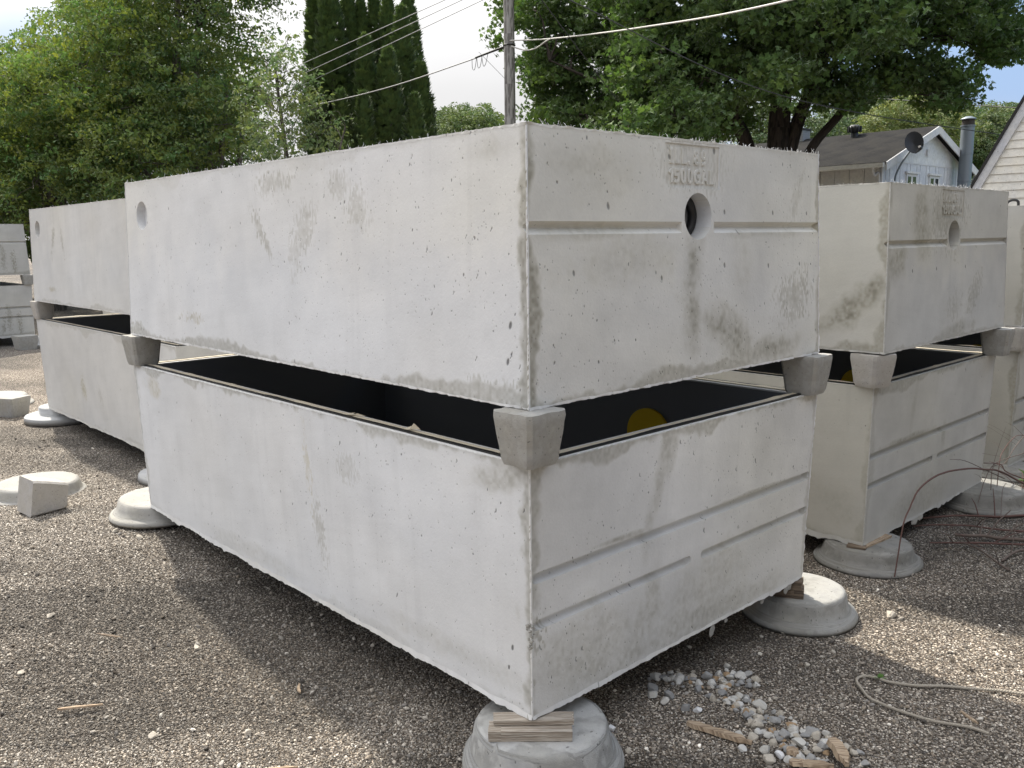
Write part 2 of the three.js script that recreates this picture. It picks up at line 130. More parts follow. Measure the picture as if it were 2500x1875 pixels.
  far_yellow: [[-15.18,6.33,-35.53,0.65],[-13.3,5.87,-36.45,0.86],[-15.06,6.51,-37.77,0.84],[-13.41,5.69,-34.34,0.75],[-14.5,6.68,-36.48,0.73],[-13.6,6.37,-37.95,0.7],[-12.8,6.08,-35.57,0.61],[-13.91,5.89,-38.7,0.63],[-13.77,6.45,-34.99,0.79],[-14.03,6.32,-33.71,0.66],[-15.89,6.24,-37.02,0.7],[-14.81,5.91,-34.07,0.78],[-12.36,5.62,-34.9,0.85],[-14.28,5.97,-35.63,0.68],[-14.28,6.02,-37.33,0.65],[-14.3,6.71,-38.53,0.81],[-14.37,5.78,-32.93,0.63],[-15.87,6.04,-36.12,0.85]],
  far_mid: [[-13.28,6.63,-44.19,0.79],[-12.89,6.43,-42.68,0.86],[-13.85,6.19,-40.34,0.88],[-14.15,5.31,-44.55,0.77],[-13.02,5.18,-40.95,0.99],[-14.62,5.83,-43.33,0.91],[-14.46,6.59,-46.09,0.71],[-13.97,5.16,-42.96,0.71],[-15.22,5.32,-44.56,0.89],[-12.99,6.38,-41.49,0.96],[-14.02,6.33,-42.04,0.89],[-14.11,5.03,-41.25,0.87],[-14.96,6.66,-44.43,0.88],[-13.69,4.55,-40.27,0.8],[-13.78,6.91,-45.04,0.79],[-14.65,6.74,-42.88,0.88],[-13.1,5.52,-39.92,0.87],[-14.52,5.54,-45.69,0.85],[-13.14,5.31,-41.98,0.76],[-13.59,5.68,-43.81,0.95],[-14.82,4.68,-43.66,0.99],[-15.18,6.93,-45.42,0.97]],
  far_spindly: [[-15.44,7.71,-49.79,0.47],[-14.87,7.75,-48.81,0.42],[-15.1,7.08,-46.93,0.43],[-15.59,7.36,-47.82,0.4],[-14.87,7.44,-47.99,0.38],[-15.92,7.85,-49.1,0.42],[-15.31,7.81,-47.07,0.36],[-15.57,7.61,-48.49,0.41],[-14.29,7.51,-46.72,0.49],[-14.84,7.3,-46.18,0.43],[-14.52,7.18,-47.41,0.45],[-15.41,7.33,-49.16,0.48]],
  far_center: [[-37.91,7.55,-29.85,0.98],[-38.42,8.61,-33.04,0.92],[-37.02,8.19,-32.42,0.9],[-39.62,8.33,-31.79,0.85],[-38.67,8.17,-30.52,0.95],[-37.15,8.0,-30.66,0.77],[-38.93,7.97,-32.46,0.82],[-36.03,7.53,-31.02,0.95],[-38.59,8.05,-33.86,0.8],[-38.31,8.23,-31.46,0.77],[-39.74,8.75,-32.69,0.95],[-36.85,7.49,-29.66,0.92],[-36.22,8.23,-31.79,0.83],[-37.63,7.98,-33.33,0.92]],
  far_trunkgap: [[-16.9,4.9,-28.08,0.71],[-14.56,5.28,-26.71,0.71],[-15.39,5.01,-25.89,0.86],[-15.88,5.58,-29.04,0.67],[-14.68,4.89,-28.74,0.6],[-16.93,5.11,-29.53,0.72],[-16.43,5.77,-27.33,0.7],[-15.79,5.95,-26.24,0.75],[-14.71,5.57,-29.79,0.7],[-17.44,5.87,-29.0,0.77],[-15.89,4.99,-29.98,0.81],[-13.92,5.44,-27.8,0.65],[-15.18,5.69,-27.41,0.88],[-15.61,4.84,-27.0,0.65]]
};

// ---------------------------------------------------------------- concrete: colour and relief of the tank halves
const TL = 3.109, TW = 1.667, TH = 0.80, WALL = 0.075;      // length, width, height and wall of a tank half
// texture sheet: lower half = long side (s from the near corner, y), upper half = end (left 55 %) and all other faces (right)
const ENDU = TW / TL;
const faceUV = {
  side: (s, y) => [s / TL, 0.5 * clamp(y / TH, 0.002, 0.996)],
  end: (s, y) => [ENDU * clamp(s / TW, 0.002, 0.998), 0.5 + 0.5 * clamp(y / TH, 0.004, 0.998)],
  rest: (s, y) => { const w = TL * (1 - ENDU) - 0.06, f = (t, m) => { t = Math.abs(t) % (2 * m); return t > m ? 2 * m - t : t; }; return [ENDU + 0.01 + f(s, w) / TL, 0.5 + 0.5 * clamp(f(y, TH) / TH, 0.004, 0.996)]; },
};
function concrete(o) { // o: seed, W (pixels), tone, tint[3], side/end: {stains, damp, pits}
  const W = o.W, H = W / 2, n = W * H, dark = new Float32Array(n), tint = new Float32Array(n), lumi = new Float32Array(n), bump = new Float32Array(n), R = rngOf(o.seed), sd = o.seed * 3.7;
  const mx = TL / W, my = TH / (H / 2);
  for (let j = 0; j < H; j++) {
    const top = j >= H / 2, y = ((top ? j - H / 2 : j) + 0.5) * my;
    for (let i = 0; i < W; i++) {
      const end = top && i < W * ENDU, s = (end || !top) ? (i + 0.5) * mx : (i - W * ENDU) * mx, q = j * W + i;
      const f = end ? o.end : !top ? o.side : o.rest || {}, a = sd + (end ? 31 : top ? 77 : 0);
      const big = fbm(s * 1.7 + a, y * 1.9 + a, 4), mid = fbm(s * 9 + a, y * 8 - a, 4), fine = n2(s * 160 + a, y * 160) * 0.5 + n2(s * 420, y * 420 + a) * 0.5;
      const streak = fbm(s * 26 + a, y * 1.6 + a, 3), wipe = fbm(s * 5 + y * 2 + a, y * 42 + s * 6, 3);
      let v = 1 + (big - 0.5) * (end ? 0.34 : 0.20) + (mid - 0.5) * (end ? 0.22 : 0.15) + (fine - 0.5) * 0.06 + (wipe - 0.5) * 0.05;
      v -= 0.035 * sstep(0.55, 0.80, streak) * sstep(0.42, 0.6, big);
      let dk = 0, tn = (fbm(s * 1.2 - a, y * 1.5 + a * 2, 3) - 0.5) * 1.6 + (f.warm || 0);
      if (f.top) tn += f.top * sstep(0.25, 0.75, y / TH + (mid - 0.5) * 0.3);
      // damp, darker paste along arrises: an irregular band with a visible edge
      const Ls = end ? TW : TL, wob = (mid - 0.5) * 0.07 + (n2(s * 40 + a, y * 40) - 0.5) * 0.02;
      if (f.near) dk = Math.max(dk, f.near * sstep(0.016, -0.012, s - 0.032 - wob - (n2(y * 7 + a, 3.3) - 0.45) * 0.06));
      if (f.far) dk = Math.max(dk, f.far * sstep(0.012, -0.010, Ls - s - 0.02 - wob - (n2(y * 7 + a, 8.3) - 0.45) * 0.05));
      if (f.low) dk = Math.max(dk, f.low * sstep(0.014, -0.010, y - 0.012 - wob * 0.8 - Math.max(0, n2(s * 3 + a, 1.3) - 0.45) * 0.12));
      if (f.high) dk = Math.max(dk, f.high * sstep(0.014, -0.010, TH - y - 0.014 - wob * 0.9 - Math.max(0, n2(s * 4 + a, 5.3) - 0.45) * 0.12));
      for (const t of f.stains || []) { // [s, y, half length, half width, turn, strength, grain]
        const dx = s - t[0], dy = y - t[1]; if (Math.abs(dx) > t[2] + t[3] + 0.1 || Math.abs(dy) > t[2] + t[3] + 0.1) continue;
        const c = Math.cos(t[4]), k = Math.sin(t[4]), e = Math.hypot((dx * c + dy * k) / t[2], (dy * c - dx * k) / t[3]);
        const g = t[6] ? n2(s * 150 + a, y * 62) * 0.6 + mid * 0.5 : mid * 0.7 + big * 0.4, m = sstep(-0.25, t[6] ? 0.55 : 0.75, 1 - e + (g - 0.56) * (t[6] ? 2.6 : 2.2)) * (0.65 + 0.7 * n2(s * 55 + a, y * 55));
        dk = Math.max(dk, m * Math.abs(t[5])); if (t[5] < 0) tn += m;
      }
      dk *= 0.72 + 0.56 * n2(s * 95 + a, y * 80) * (0.6 + 0.8 * mid); dark[q] = clamp(dk, 0, 0.95); tint[q] = tn; lumi[q] = v; bump[q] = 0.62 + (mid - 0.5) * 0.12 + (fine - 0.5) * 0.10 - 0.06 * dk * (fine - 0.3);
    }
  }
  // air holes
  const pit = (px, py, a, b, rot, d) => { const r = Math.ceil(Math.max(a, b)) + 1, c = Math.cos(rot), k = Math.sin(rot); for (let y = -r; y <= r; y++) for (let x = -r; x <= r; x++) { const i = Math.round(px) + x, j = Math.round(py) + y; if (i < 0 || j < 0 || i >= W || j >= H) continue; const e = Math.hypot((x * c + y * k) / a, (y * c - x * k) / b); if (e > 1.25) continue; const m = sstep(1.25, 0.55, e) * d, q = j * W + i; lumi[q] *= 1 - 0.72 * m; bump[q] -= 0.5 * m; } };
  const px = W / TL;
  const holes = (count, i0, i1, j0, j1, f) => { for (let k = 0; k < count; k++) { const x = lerp(i0, i1, R()), y = lerp(j0, j1, R()); const dens = fbm(x / px * 1.8 + sd, y / px * 2.2 + sd, 2); if (R() > sstep(0.36, 0.64, dens) + 0.05) continue; const big = R() < 0.055, r = (big ? 0.0026 + 0.0026 * R() : 0.0009 + 0.0016 * R()) * px; pit(x, y, Math.max(0.55, r * (0.5 + 0.3 * R())), Math.max(0.6, r * (0.8 + 1.0 * R())), (R() - 0.5) * 0.9, 0.55 + 0.45 * R()); if (big && R() < 0.4) pit(x + r, y - r * 1.6, r * 0.4, r * 0.9, 0.5, 0.8); } };
  holes(o.side.pits ?? 700, 2, W - 2, 3, H / 2 - 3); holes(o.end.pits ?? 320, 2, W * ENDU - 4, H / 2 + 3, H - 3); holes(200, W * ENDU, W, H / 2, H);
  for (const [s, y, r] of o.side.bigPits || []) pit(s * px, y * px, r * px * 0.55, r * px, 0.25, 1);
  for (const [s, y, r] of o.end.bigPits || []) pit(s * px, H / 2 + y * px, r * px * 0.6, r * px, 0.2, 0.8);
  const C = new Uint8Array(n * 4), B = new Uint8Array(n * 4), T = o.tone, c0 = o.tint || [1, 1, 1];
  for (let q = 0; q < n; q++) {
    const w = clamp(tint[q], -0.8, 1.2), dk = dark[q], v = T * lumi[q] * (1 - 0.60 * dk);
    const warm = w > 0 ? [1 + 0.00 * w, 1 - 0.020 * w, 1 - 0.105 * w] : [1 + 0.035 * w, 1 + 0.012 * w, 1 - 0.030 * w];
    C[q * 4] = srgb8(v * c0[0] * warm[0]); C[q * 4 + 1] = srgb8(v * c0[1] * warm[1] * (1 - 0.035 * dk)); C[q * 4 + 2] = srgb8(v * c0[2] * warm[2] * (1 - 0.15 * dk)); C[q * 4 + 3] = 255;
    const b = clamp(bump[q], 0, 1) * 255; B[q * 4] = B[q * 4 + 1] = B[q * 4 + 2] = b; B[q * 4 + 3] = 255;
  }
  return new THREE.MeshStandardMaterial({ roughness: 0.88, metalness: 0, map: dataTex(C, W, H, true, false), bumpMap: dataTex(B, W, H, false, false), bumpScale: 0.005 });
}

const black = M([0.17, 0.176, 0.186], 0.5);
const rubber = M([0.012, 0.012, 0.013], 0.5);
const paper = M([0.66, 0.59, 0.46], 0.75, { side: THREE.DoubleSide });
const mastic = M([0.008, 0.008, 0.008], 0.45);
const yellowPlastic = M([0.92, 0.62, 0.015], 0.45);
const fibreMat = M([0.85, 0.86, 0.88], 0.7);

const csg = new Evaluator(); csg.attributes = ['position', 'normal']; csg.useGroups = false;
const brush = (g, m) => { g.deleteAttribute('uv'); const b = new Brush(g); if (m) b.applyMatrix4(m); b.updateMatrixWorld(); return b; };
function carve(g, cutters) { let a = brush(g); for (const c of cutters) a = csg.evaluate(a, brush(c), SUBTRACTION); const r = a.geometry.index ? a.geometry.toNonIndexed() : a.geometry; r.deleteAttribute('color'); return r; }
const cyl = (r, len, axis, at, seg = 40) => { const g = new THREE.CylinderGeometry(r, r, len, seg); axis === 'x' ? g.rotateZ(Math.PI / 2) : axis === 'z' ? g.rotateX(Math.PI / 2) : 0; g.translate(...at); return g; };

// an irregular bead of cement paste along an edge: A, B end points; n1, n2 the two faces' outward normals
function bead(A, B, n1, n2, w, amp, hang, seed, step = 0.011) {
  const n = Math.max(2, Math.round(A.distanceTo(B) / step)), P = [], R = rngOf(seed), out = n1.clone().add(n2).normalize(); let prev = null;
  for (let i = 0; i <= n; i++) {
    const t = i / n, p = A.clone().lerp(B, t), s = t * A.distanceTo(B) + seed * 3.1, k = hang ? hang * (0.10 + 2.2 * Math.pow(fbm(s * 7, seed, 4), 3.2)) * (0.35 + 1.1 * n2r(s)) * Math.min(1, 0.15 + 14 * Math.min(t, 1 - t) * A.distanceTo(B)) : 0;
    const wv = w * (0.6 + 0.9 * n2s(s, seed)), a = p.clone().addScaledVector(n2, -wv).addScaledVector(n1, 0.0009), c = p.clone().addScaledVector(n1, -wv * (hang ? 1.6 : 1)).addScaledVector(n2, 0.0009);
    const b = p.clone().addScaledVector(out, amp * (n2s(s * 2.3, seed + 5) - 0.25 + 0.4 * (R() - 0.5))).addScaledVector(n2, k).addScaledVector(n1, hang ? 0.0005 + 0.003 * n2s(s, 9 + seed) : 0);
    if (prev) P.push(...flatQ(prev[0], a, b, prev[1]), ...flatQ(prev[1], b, c, prev[2]));
    prev = [a, b, c];
  }
  return triGeo(P);
}
const n2s = (s, k) => n2(s * 31, k * 7.7), n2r = (s) => n2(s * 70, 4.4);
const flatQ = (a, b, c, d) => [a, b, c, a, c, d].flatMap((v) => [v.x, v.y, v.z]);
function tankUV(g) { // long side and end from the picture of that face; everything else from the rest of the sheet
  g = g.index ? g.toNonIndexed() : g; const p = g.attributes.position, a = new Float32Array(p.count * 2), A = V3(), B = V3(), C = V3();
  for (let i = 0; i < p.count; i += 3) {
    A.fromBufferAttribute(p, i); B.fromBufferAttribute(p, i + 1); C.fromBufferAttribute(p, i + 2);
    const n = B.clone().sub(A).cross(C.clone().sub(A)).normalize(), mid = A.clone().add(B).add(C).multiplyScalar(1 / 3);
    const f = mid.z > -0.045 && n.z > 0.3 ? 0 : mid.x > -0.045 && (n.x > 0.05 || Math.abs(n.y) > 0.5 && mid.y > 0.02 && mid.y < TH - 0.02) ? 1 : 2;
    [A, B, C].forEach((v, k) => { const [u, w] = f === 0 ? faceUV.side(-v.x, v.y) : f === 1 ? faceUV.end(-v.z, v.y) : Math.abs(n.y) > 0.7 ? faceUV.rest(v.x, v.z) : Math.abs(n.x) > Math.abs(n.z) ? faceUV.rest(v.z, v.y) : faceUV.rest(v.x, v.y); a[(i + k) * 2] = u; a[(i + k) * 2 + 1] = w; });
  }
  g.setAttribute('uv', new THREE.BufferAttribute(a, 2)); return g;
}
function openLining(x0, x1, z0, z1, y0, y1, ib, it, floorAt) { // five inner faces of a box, open above or below
  const r = (i, y) => [V3(x0 + i, y, z1 - i), V3(x1 - i, y, z1 - i), V3(x1 - i, y, z0 + i), V3(x0 + i, y, z0 + i)], b = r(ib, y0), t = r(it, y1), P = [];
  for (let i = 0; i < 4; i++) { const j = (i + 1) % 4; P.push(...flatQ(b[j], b[i], t[i], t[j])); }
  floorAt === 'low' ? P.push(...flatQ(b[0], b[1], b[2], b[3])) : P.push(...flatQ(t[3], t[2], t[1], t[0]));
  return triGeo(P);
}
function fibres(edges, count, seed, len = 0.02) { // stray plastic fibres standing out of a trowelled edge
  const R = rngOf(seed), gs = [];
  for (let k = 0; k < count; k++) { const e = edges[Math.floor(R() * edges.length)], p = e[0].clone().lerp(e[1], R()), l = len * (0.3 + 1.1 * R() * R()), d = V3(R() - 0.5, 0.25 + R() * 0.6, R() - 0.5).normalize(), m = p.clone().addScaledVector(d, l * 0.5).add(V3(R() - 0.5, R() * 0.4, R() - 0.5).multiplyScalar(l * 0.35)); gs.push(tube([p.clone().addScaledVector(d, -0.002), m, p.clone().addScaledVector(d, l)], [0.0005, 0.0005, 0.0003], 3)); }
  return mergeGeometries(gs);
}
const font = await new FontLoader().loadAsync('fonts/droid/droid_sans_bold.typeface.json');
const X = V3(1, 0, 0), Y = V3(0, 1, 0), Z = V3(0, 0, 1), nX = V3(-1, 0, 0), nY = V3(0, -1, 0), nZ = V3(0, 0, -1);

const TU = 0.025, TD = 0.0216;
let shellCache = {};
function upperHalf(name, mat, pos, turn, o, label) {
  const root = thing(name, label, 'concrete tank', pos, turn, 'stacked halves of concrete tanks');
  const detail = o.detail ?? 2;
  if (!shellCache['u' + detail]) {
    const cut = [frustum(-TL + WALL, -WALL, -TW + WALL, -WALL, -0.05, TH - WALL, 0, TU)];
    cut.push(cyl(0.078, 0.3, 'x', [0, 0.551, -0.826]));                        // pipe hole through the end wall
    cut.push(cyl(0.072, 0.12, 'z', [-2.868, 0.626, 0]));                       // blind recess in the long side
    // groove with a sloping upper face, stopped either side of the hole
    for (const [z0, z1] of [[-0.738, -0.006], [-1.655, -0.912]]) { const fx = 0.02 - TU * 0.64, k = 0.04 / 0.022, d = -0.020 - TU * 0.64, a = 0.495 - 0.019 * 0.9, b = 0.535 + 0.019 * 0.5; cut.push(hexa([[d, 0.514, z1 - 0.010], [fx, a, z1], [fx, a, z0], [d, 0.514, z0 + 0.010]], [[d, 0.522, z1 - 0.010], [fx, b, z1], [fx, b, z0], [d, 0.522, z0 + 0.010]])); }
    const px = -TU * 0.90; cut.push(box(px - 0.0062, 0.05, 0.643, 0.786, -0.953, -0.646)); // recessed field for the lettering
    shellCache['u' + detail] = carve(frustum(-TL, 0, -TW, 0, 0, TH, 0, TU), cut);
  }
  const c = [V3(-TL, 0, 0), V3(0, 0, 0), V3(0, 0, -TW), V3(-TL, 0, -TW)], t = [V3(-TL + TU, TH, -TU), V3(-TU, TH, -TU), V3(-TU, TH, -TW + TU), V3(-TL + TU, TH, -TW + TU)], s = o.seed;
  const st = detail > 1 ? 0.011 : 0.04;
  const bs = [bead(c[0], c[1], Z, nY, 0.007, 0.004, 0, s + 1, st), bead(c[1], c[2], X, nY, 0.007, 0.004, 0, s + 2, st), bead(t[0], t[1], Z, Y, 0.006, 0.005, 0, s + 3, st), bead(t[1], t[2], X, Y, 0.006, 0.005, 0, s + 4, st), bead(c[1], t[1], Z, X, 0.004, 0.0028, 0, s + 5, st * 0.6), bead(c[2], t[2], X, nZ, 0.006, 0.006, 0, s + 6, st), bead(c[0], t[0], nX, Z, 0.005, 0.004, 0, s + 7, st), bead(t[3], t[0], nX, Y, 0.006, 0.004, 0, s + 8, st)];
  part('shell', tankUV(mergeGeometries([shellCache['u' + detail].clone().deleteAttribute('uv'), ...bs])), mat, root);
  part('lining', openLining(-TL + WALL, -WALL, -TW + WALL, -WALL, 0.004, TH - WALL, 0.003, TU + 0.003, 'high'), black, root, 'black sealed inside of the tank half');
  const boot = mergeGeometries([new THREE.TorusGeometry(0.062, 0.016, 10, 36).rotateY(Math.PI / 2), new THREE.CircleGeometry(0.06, 36).rotateY(Math.PI / 2).translate(-0.02, 0, 0)]);
  part('pipe_gasket', boot.translate(-WALL - 0.012, 0.551, -0.826), rubber, root, 'black rubber gasket deep in the pipe hole');
  part('fibres', fibres([[t[0], t[1]], [t[1], t[2]]], detail > 1 ? 200 : 40, s + 20), fibreMat, root).userData.kind = 'stuff';
  // raised letters in the recessed field
  const put = (text, y, size, z0, gap) => { let z = z0; for (const ch of text) { if (ch === ' ') { z -= size * 0.35; continue; } const g = new TextGeometry(ch, { font, size, depth: 0.0030, curveSegments: 5, bevelEnabled: true, bevelThickness: 0.0012, bevelSize: 0.0012, bevelSegments: 1 }); g.computeBoundingBox(); const w = g.boundingBox.max.x - g.boundingBox.min.x; g.translate(-g.boundingBox.min.x, 0, 0).scale(0.92, 1, 1).rotateY(Math.PI / 2).rotateZ(Math.atan2(TU, TH)).translate(-TU * (y / TH) - 0.0066, y, z); part('letter', uvOf(g, (x, yy, zz) => faceUV.end(-zz, yy)), mat, root); z -= w * 0.92 + gap; } };
  if (detail > 1) { put('ILL.', 0.722, 0.048, -0.672, 0.009); put('89', 0.722, 0.048, -0.808, 0.009); put('1500', 0.660, 0.046, -0.668, 0.006); put('GAL', 0.660, 0.046, -0.808, 0.006); }
  return root;
}
function lowerHalf(name, mat, pos, turn, o, label) {
  const root = thing(name, label, 'concrete tank', pos, turn, 'stacked halves of concrete tanks'), detail = o.detail ?? 2, h = 0.809;
  if (!shellCache['l' + detail]) {
    const cut = [frustum(-TL + WALL, -WALL, -TW + WALL, -WALL, WALL, h + 0.05, TD, 0)];
    const gr = (y, z0, z1, r) => { const x = -TD * (1 - y / h) - 0.0105, n = []; const g = new THREE.CapsuleGeometry(r, Math.abs(z1 - z0) - 2 * r, 8, 24).rotateX(Math.PI / 2).translate(x, y, (z0 + z1) / 2); n.push(g); return n; };
    cut.push(...gr(0.457, -0.012, -1.652, 0.0208), ...gr(0.305, -0.016, -0.822, 0.0198), ...gr(0.305, -0.878, -1.650, 0.0198));
    shellCache['l' + detail] = carve(frustum(-TL, 0, -TW, 0, 0, h, TD, 0), cut);
  }
  const t = [V3(-TL, h, 0), V3(0, h, 0), V3(0, h, -TW), V3(-TL, h, -TW)], c = [V3(-TL + TD, 0, -TD), V3(-TD, 0, -TD), V3(-TD, 0, -TW + TD), V3(-TL + TD, 0, -TW + TD)], s = o.seed, st = detail > 1 ? 0.011 : 0.04;
  const bs = [bead(c[0], c[1], Z, nY, 0.013, 0.003, o.hang ?? 0.016, s + 1, st), bead(c[1], c[2], X, nY, 0.010, 0.003, o.hang ?? 0.012, s + 2, st), bead(t[0], t[1], Z, Y, 0.004, 0.002, 0, s + 3, st), bead(t[1], t[2], X, Y, 0.004, 0.002, 0, s + 4, st), bead(c[1], t[1], Z, X, 0.004, 0.0028, 0, s + 5, st * 0.6), bead(c[2], t[2], X, nZ, 0.006, 0.006, 0, s + 6, st), bead(c[0], t[0], nX, Z, 0.006, 0.005, 0, s + 7, st)];
  part('shell', tankUV(mergeGeometries([shellCache['l' + detail].clone().deleteAttribute('uv'), ...bs])), mat, root);
  part('lining', openLining(-TL + WALL, -WALL, -TW + WALL, -WALL, WALL + 0.003, h - 0.006, TD + 0.003, 0.003, 'low'), black, root, 'black sealed inside of the tank half');
  // sealing strip and its backing paper lie along the four rims, butted at the corners
  const strip = (nm, a0, a1, y0, y1, mt, wav, sd) => {
    const rims = [[V3(-TL + a0, 0, -a0), V3(-a0, 0, -a0), V3(0, 0, -(a1 - a0))], [V3(-a0, 0, -a1 - 0.001), V3(-a0, 0, -TW + a1 + 0.001), V3(-(a1 - a0), 0, 0)], [V3(-TL + a0, 0, -TW + a1), V3(-a0, 0, -TW + a1), V3(0, 0, -(a1 - a0))], [V3(-TL + a1, 0, -a1 - 0.001), V3(-TL + a1, 0, -TW + a1 + 0.001), V3(-(a1 - a0), 0, 0)]];
    rims.forEach(([A, B, w], q) => { const n = detail > 1 ? 150 : 30, P = []; let pr = null; for (let i = 0; i <= n; i++) { const u = i / n, p = A.clone().lerp(B, u), d = u * A.distanceTo(B) * 2.2 + q * 7 + sd; const lift = wav * Math.pow(fbm(d * 3, sd, 3), 3) * 5, e0 = wav * 0.5 * (fbm(d * 6, 5 + sd, 3) - 0.5), e1 = wav * 0.5 * (fbm(d * 5, 9 + sd, 3) - 0.5); const wl = w.clone().normalize(); const o0 = p.clone().addScaledVector(wl, e0), o1 = p.clone().add(w).addScaledVector(wl, e1); const r = [V3(o0.x, h + y0, o0.z), V3(o0.x, h + y1 + lift * 0.3, o0.z), V3(o1.x, h + y1 + lift, o1.z), V3(o1.x, h + y0, o1.z)]; if (pr) for (let k = 0; k < 3; k++) P.push(...flatQ(pr[k], r[k], r[k + 1], pr[k + 1])); pr = r; } part(nm, triGeo(P), mt, root); });
  };
  strip('sealant_strip', 0.017, 0.029, 0.0005, 0.006, mastic, 0.001, s);
  strip('backing_paper', 0.0295, 0.054, 0.001, 0.0045, paper, 0.0022, s + 3);
  if (o.tears) for (const [x, l, hh] of o.tears) { const z = -0.04, y = h + 0.012; part('backing_paper', triGeo([[x, y, z + 0.012], [x + l, y, z - 0.01], [x + l * 0.45, y + hh, z + 0.004], [x - l * 0.8, y - 0.002, z + 0.014], [x, y, z + 0.012], [x - l * 0.2, y + hh * 0.4, z - 0.012]].flat()), paper, root, 'torn corner of backing paper curling up from the rim'); }
  const disc = new THREE.CylinderGeometry(0.126, 0.126, 0.014, 48).rotateX(Math.PI / 2).translate(-0.805, 0.522, -TW + WALL + 0.022);
  part('inner_disc', disc, yellowPlastic, root, 'round yellow plastic disc on the black inner wall');
  // flakes of paste left hanging from the bottom edge
  const R = rngOf(s + 50); for (let k = 0; k < (detail > 1 ? 8 : 0); k++) { const onEnd = k < 8, u = k < 5 ? 0.80 + 0.17 * R() : onEnd ? 0.25 + 0.7 * R() : 0.05 + 0.9 * R(), l = 0.013 + 0.016 * R(), g = rock(s + k, l * (0.7 + 0.6 * R()), l, 0.004, 1); g.rotateY(onEnd ? Math.PI / 2 + (R() - 0.5) * 0.5 : (R() - 0.5) * 0.5).rotateX((R() - 0.5) * 0.4).translate(onEnd ? -TD - 0.004 : -TL * u, -l * 0.75 - 0.004, onEnd ? -TW * u : -TD - 0.004); part('paste_flake', uvOf(g, (x, y, z) => faceUV.rest(x * 3 + k, z * 3 + y)), o.flake || mat, root); }
  if (o.spall) { const gs = [], RS = rngOf(s + 70); for (let k = 0; k < 26; k++) { const r = 0.004 + 0.008 * RS() * RS(), g = rock(s + 100 + k, r, r * (0.7 + 0.6 * RS()), r * 0.8, 0), on = RS() < 0.55; g.rotateX(RS() * 3).rotateZ(RS() * 3).translate(on ? -0.012 - 0.026 * RS() * RS() : -TD * 0.62 + 0.001, 0.285 + 0.055 * (RS() - 0.62) * 1.5, on ? -TD * 0.62 + 0.001 : -0.012 - 0.03 * RS() * RS()); gs.push(g); } part('broken_arris', uvOf(mergeGeometries(gs), (x, y, z) => faceUV.rest(x * 4 + z * 2, y * 3)), o.spall, root, 'crumbled patch on the corner where the lower groove ends'); }
  return root;
}

// ---------------------------------------------------------------- ground
const rut = (x, z) => fbm((0.71 * x + 0.70 * z) * 2.4 + 3, (0.70 * x - 0.71 * z) * 0.55 + 7, 4);
const tone = (x, z) => { const a = fbm(x * 1.3, z * 1.3, 4), b = fbm(x * 0.35 + 9, z * 0.5 + 2, 3), g = fbm(x * 5, z * 5 + 3, 3), r = rut(x, z); return clamp(0.82 + 0.7 * (a - 0.45) + 0.35 * (b - 0.5) + 0.35 * (g - 0.5), 0.55, 1.3) * (1 - 0.36 * sstep(0.53, 0.66, r + 0.30 * (g - 0.5))); };
const gy = (x, z) => { const d = Math.max(0, Math.hypot(x, z) - 16); return 0.034 * (0.5 - rut(x, z)) + 0.012 * (fbm(x * 0.9 + 5, z * 1.6 + 8, 3) - 0.5) + 0.05 * sstep(6, 14, -x) * (fbm(x * 0.5, z * 2.2, 2) - 0.5) - 0.004 + 0.05 * sstep(-1.3, -3.6, x) * sstep(30, 16, Math.hypot(x, z)) + 0.05 * Math.exp(-((x + 3.3) * (x + 3.3) + (z + 0.1) * (z + 0.1)) / 0.8); };
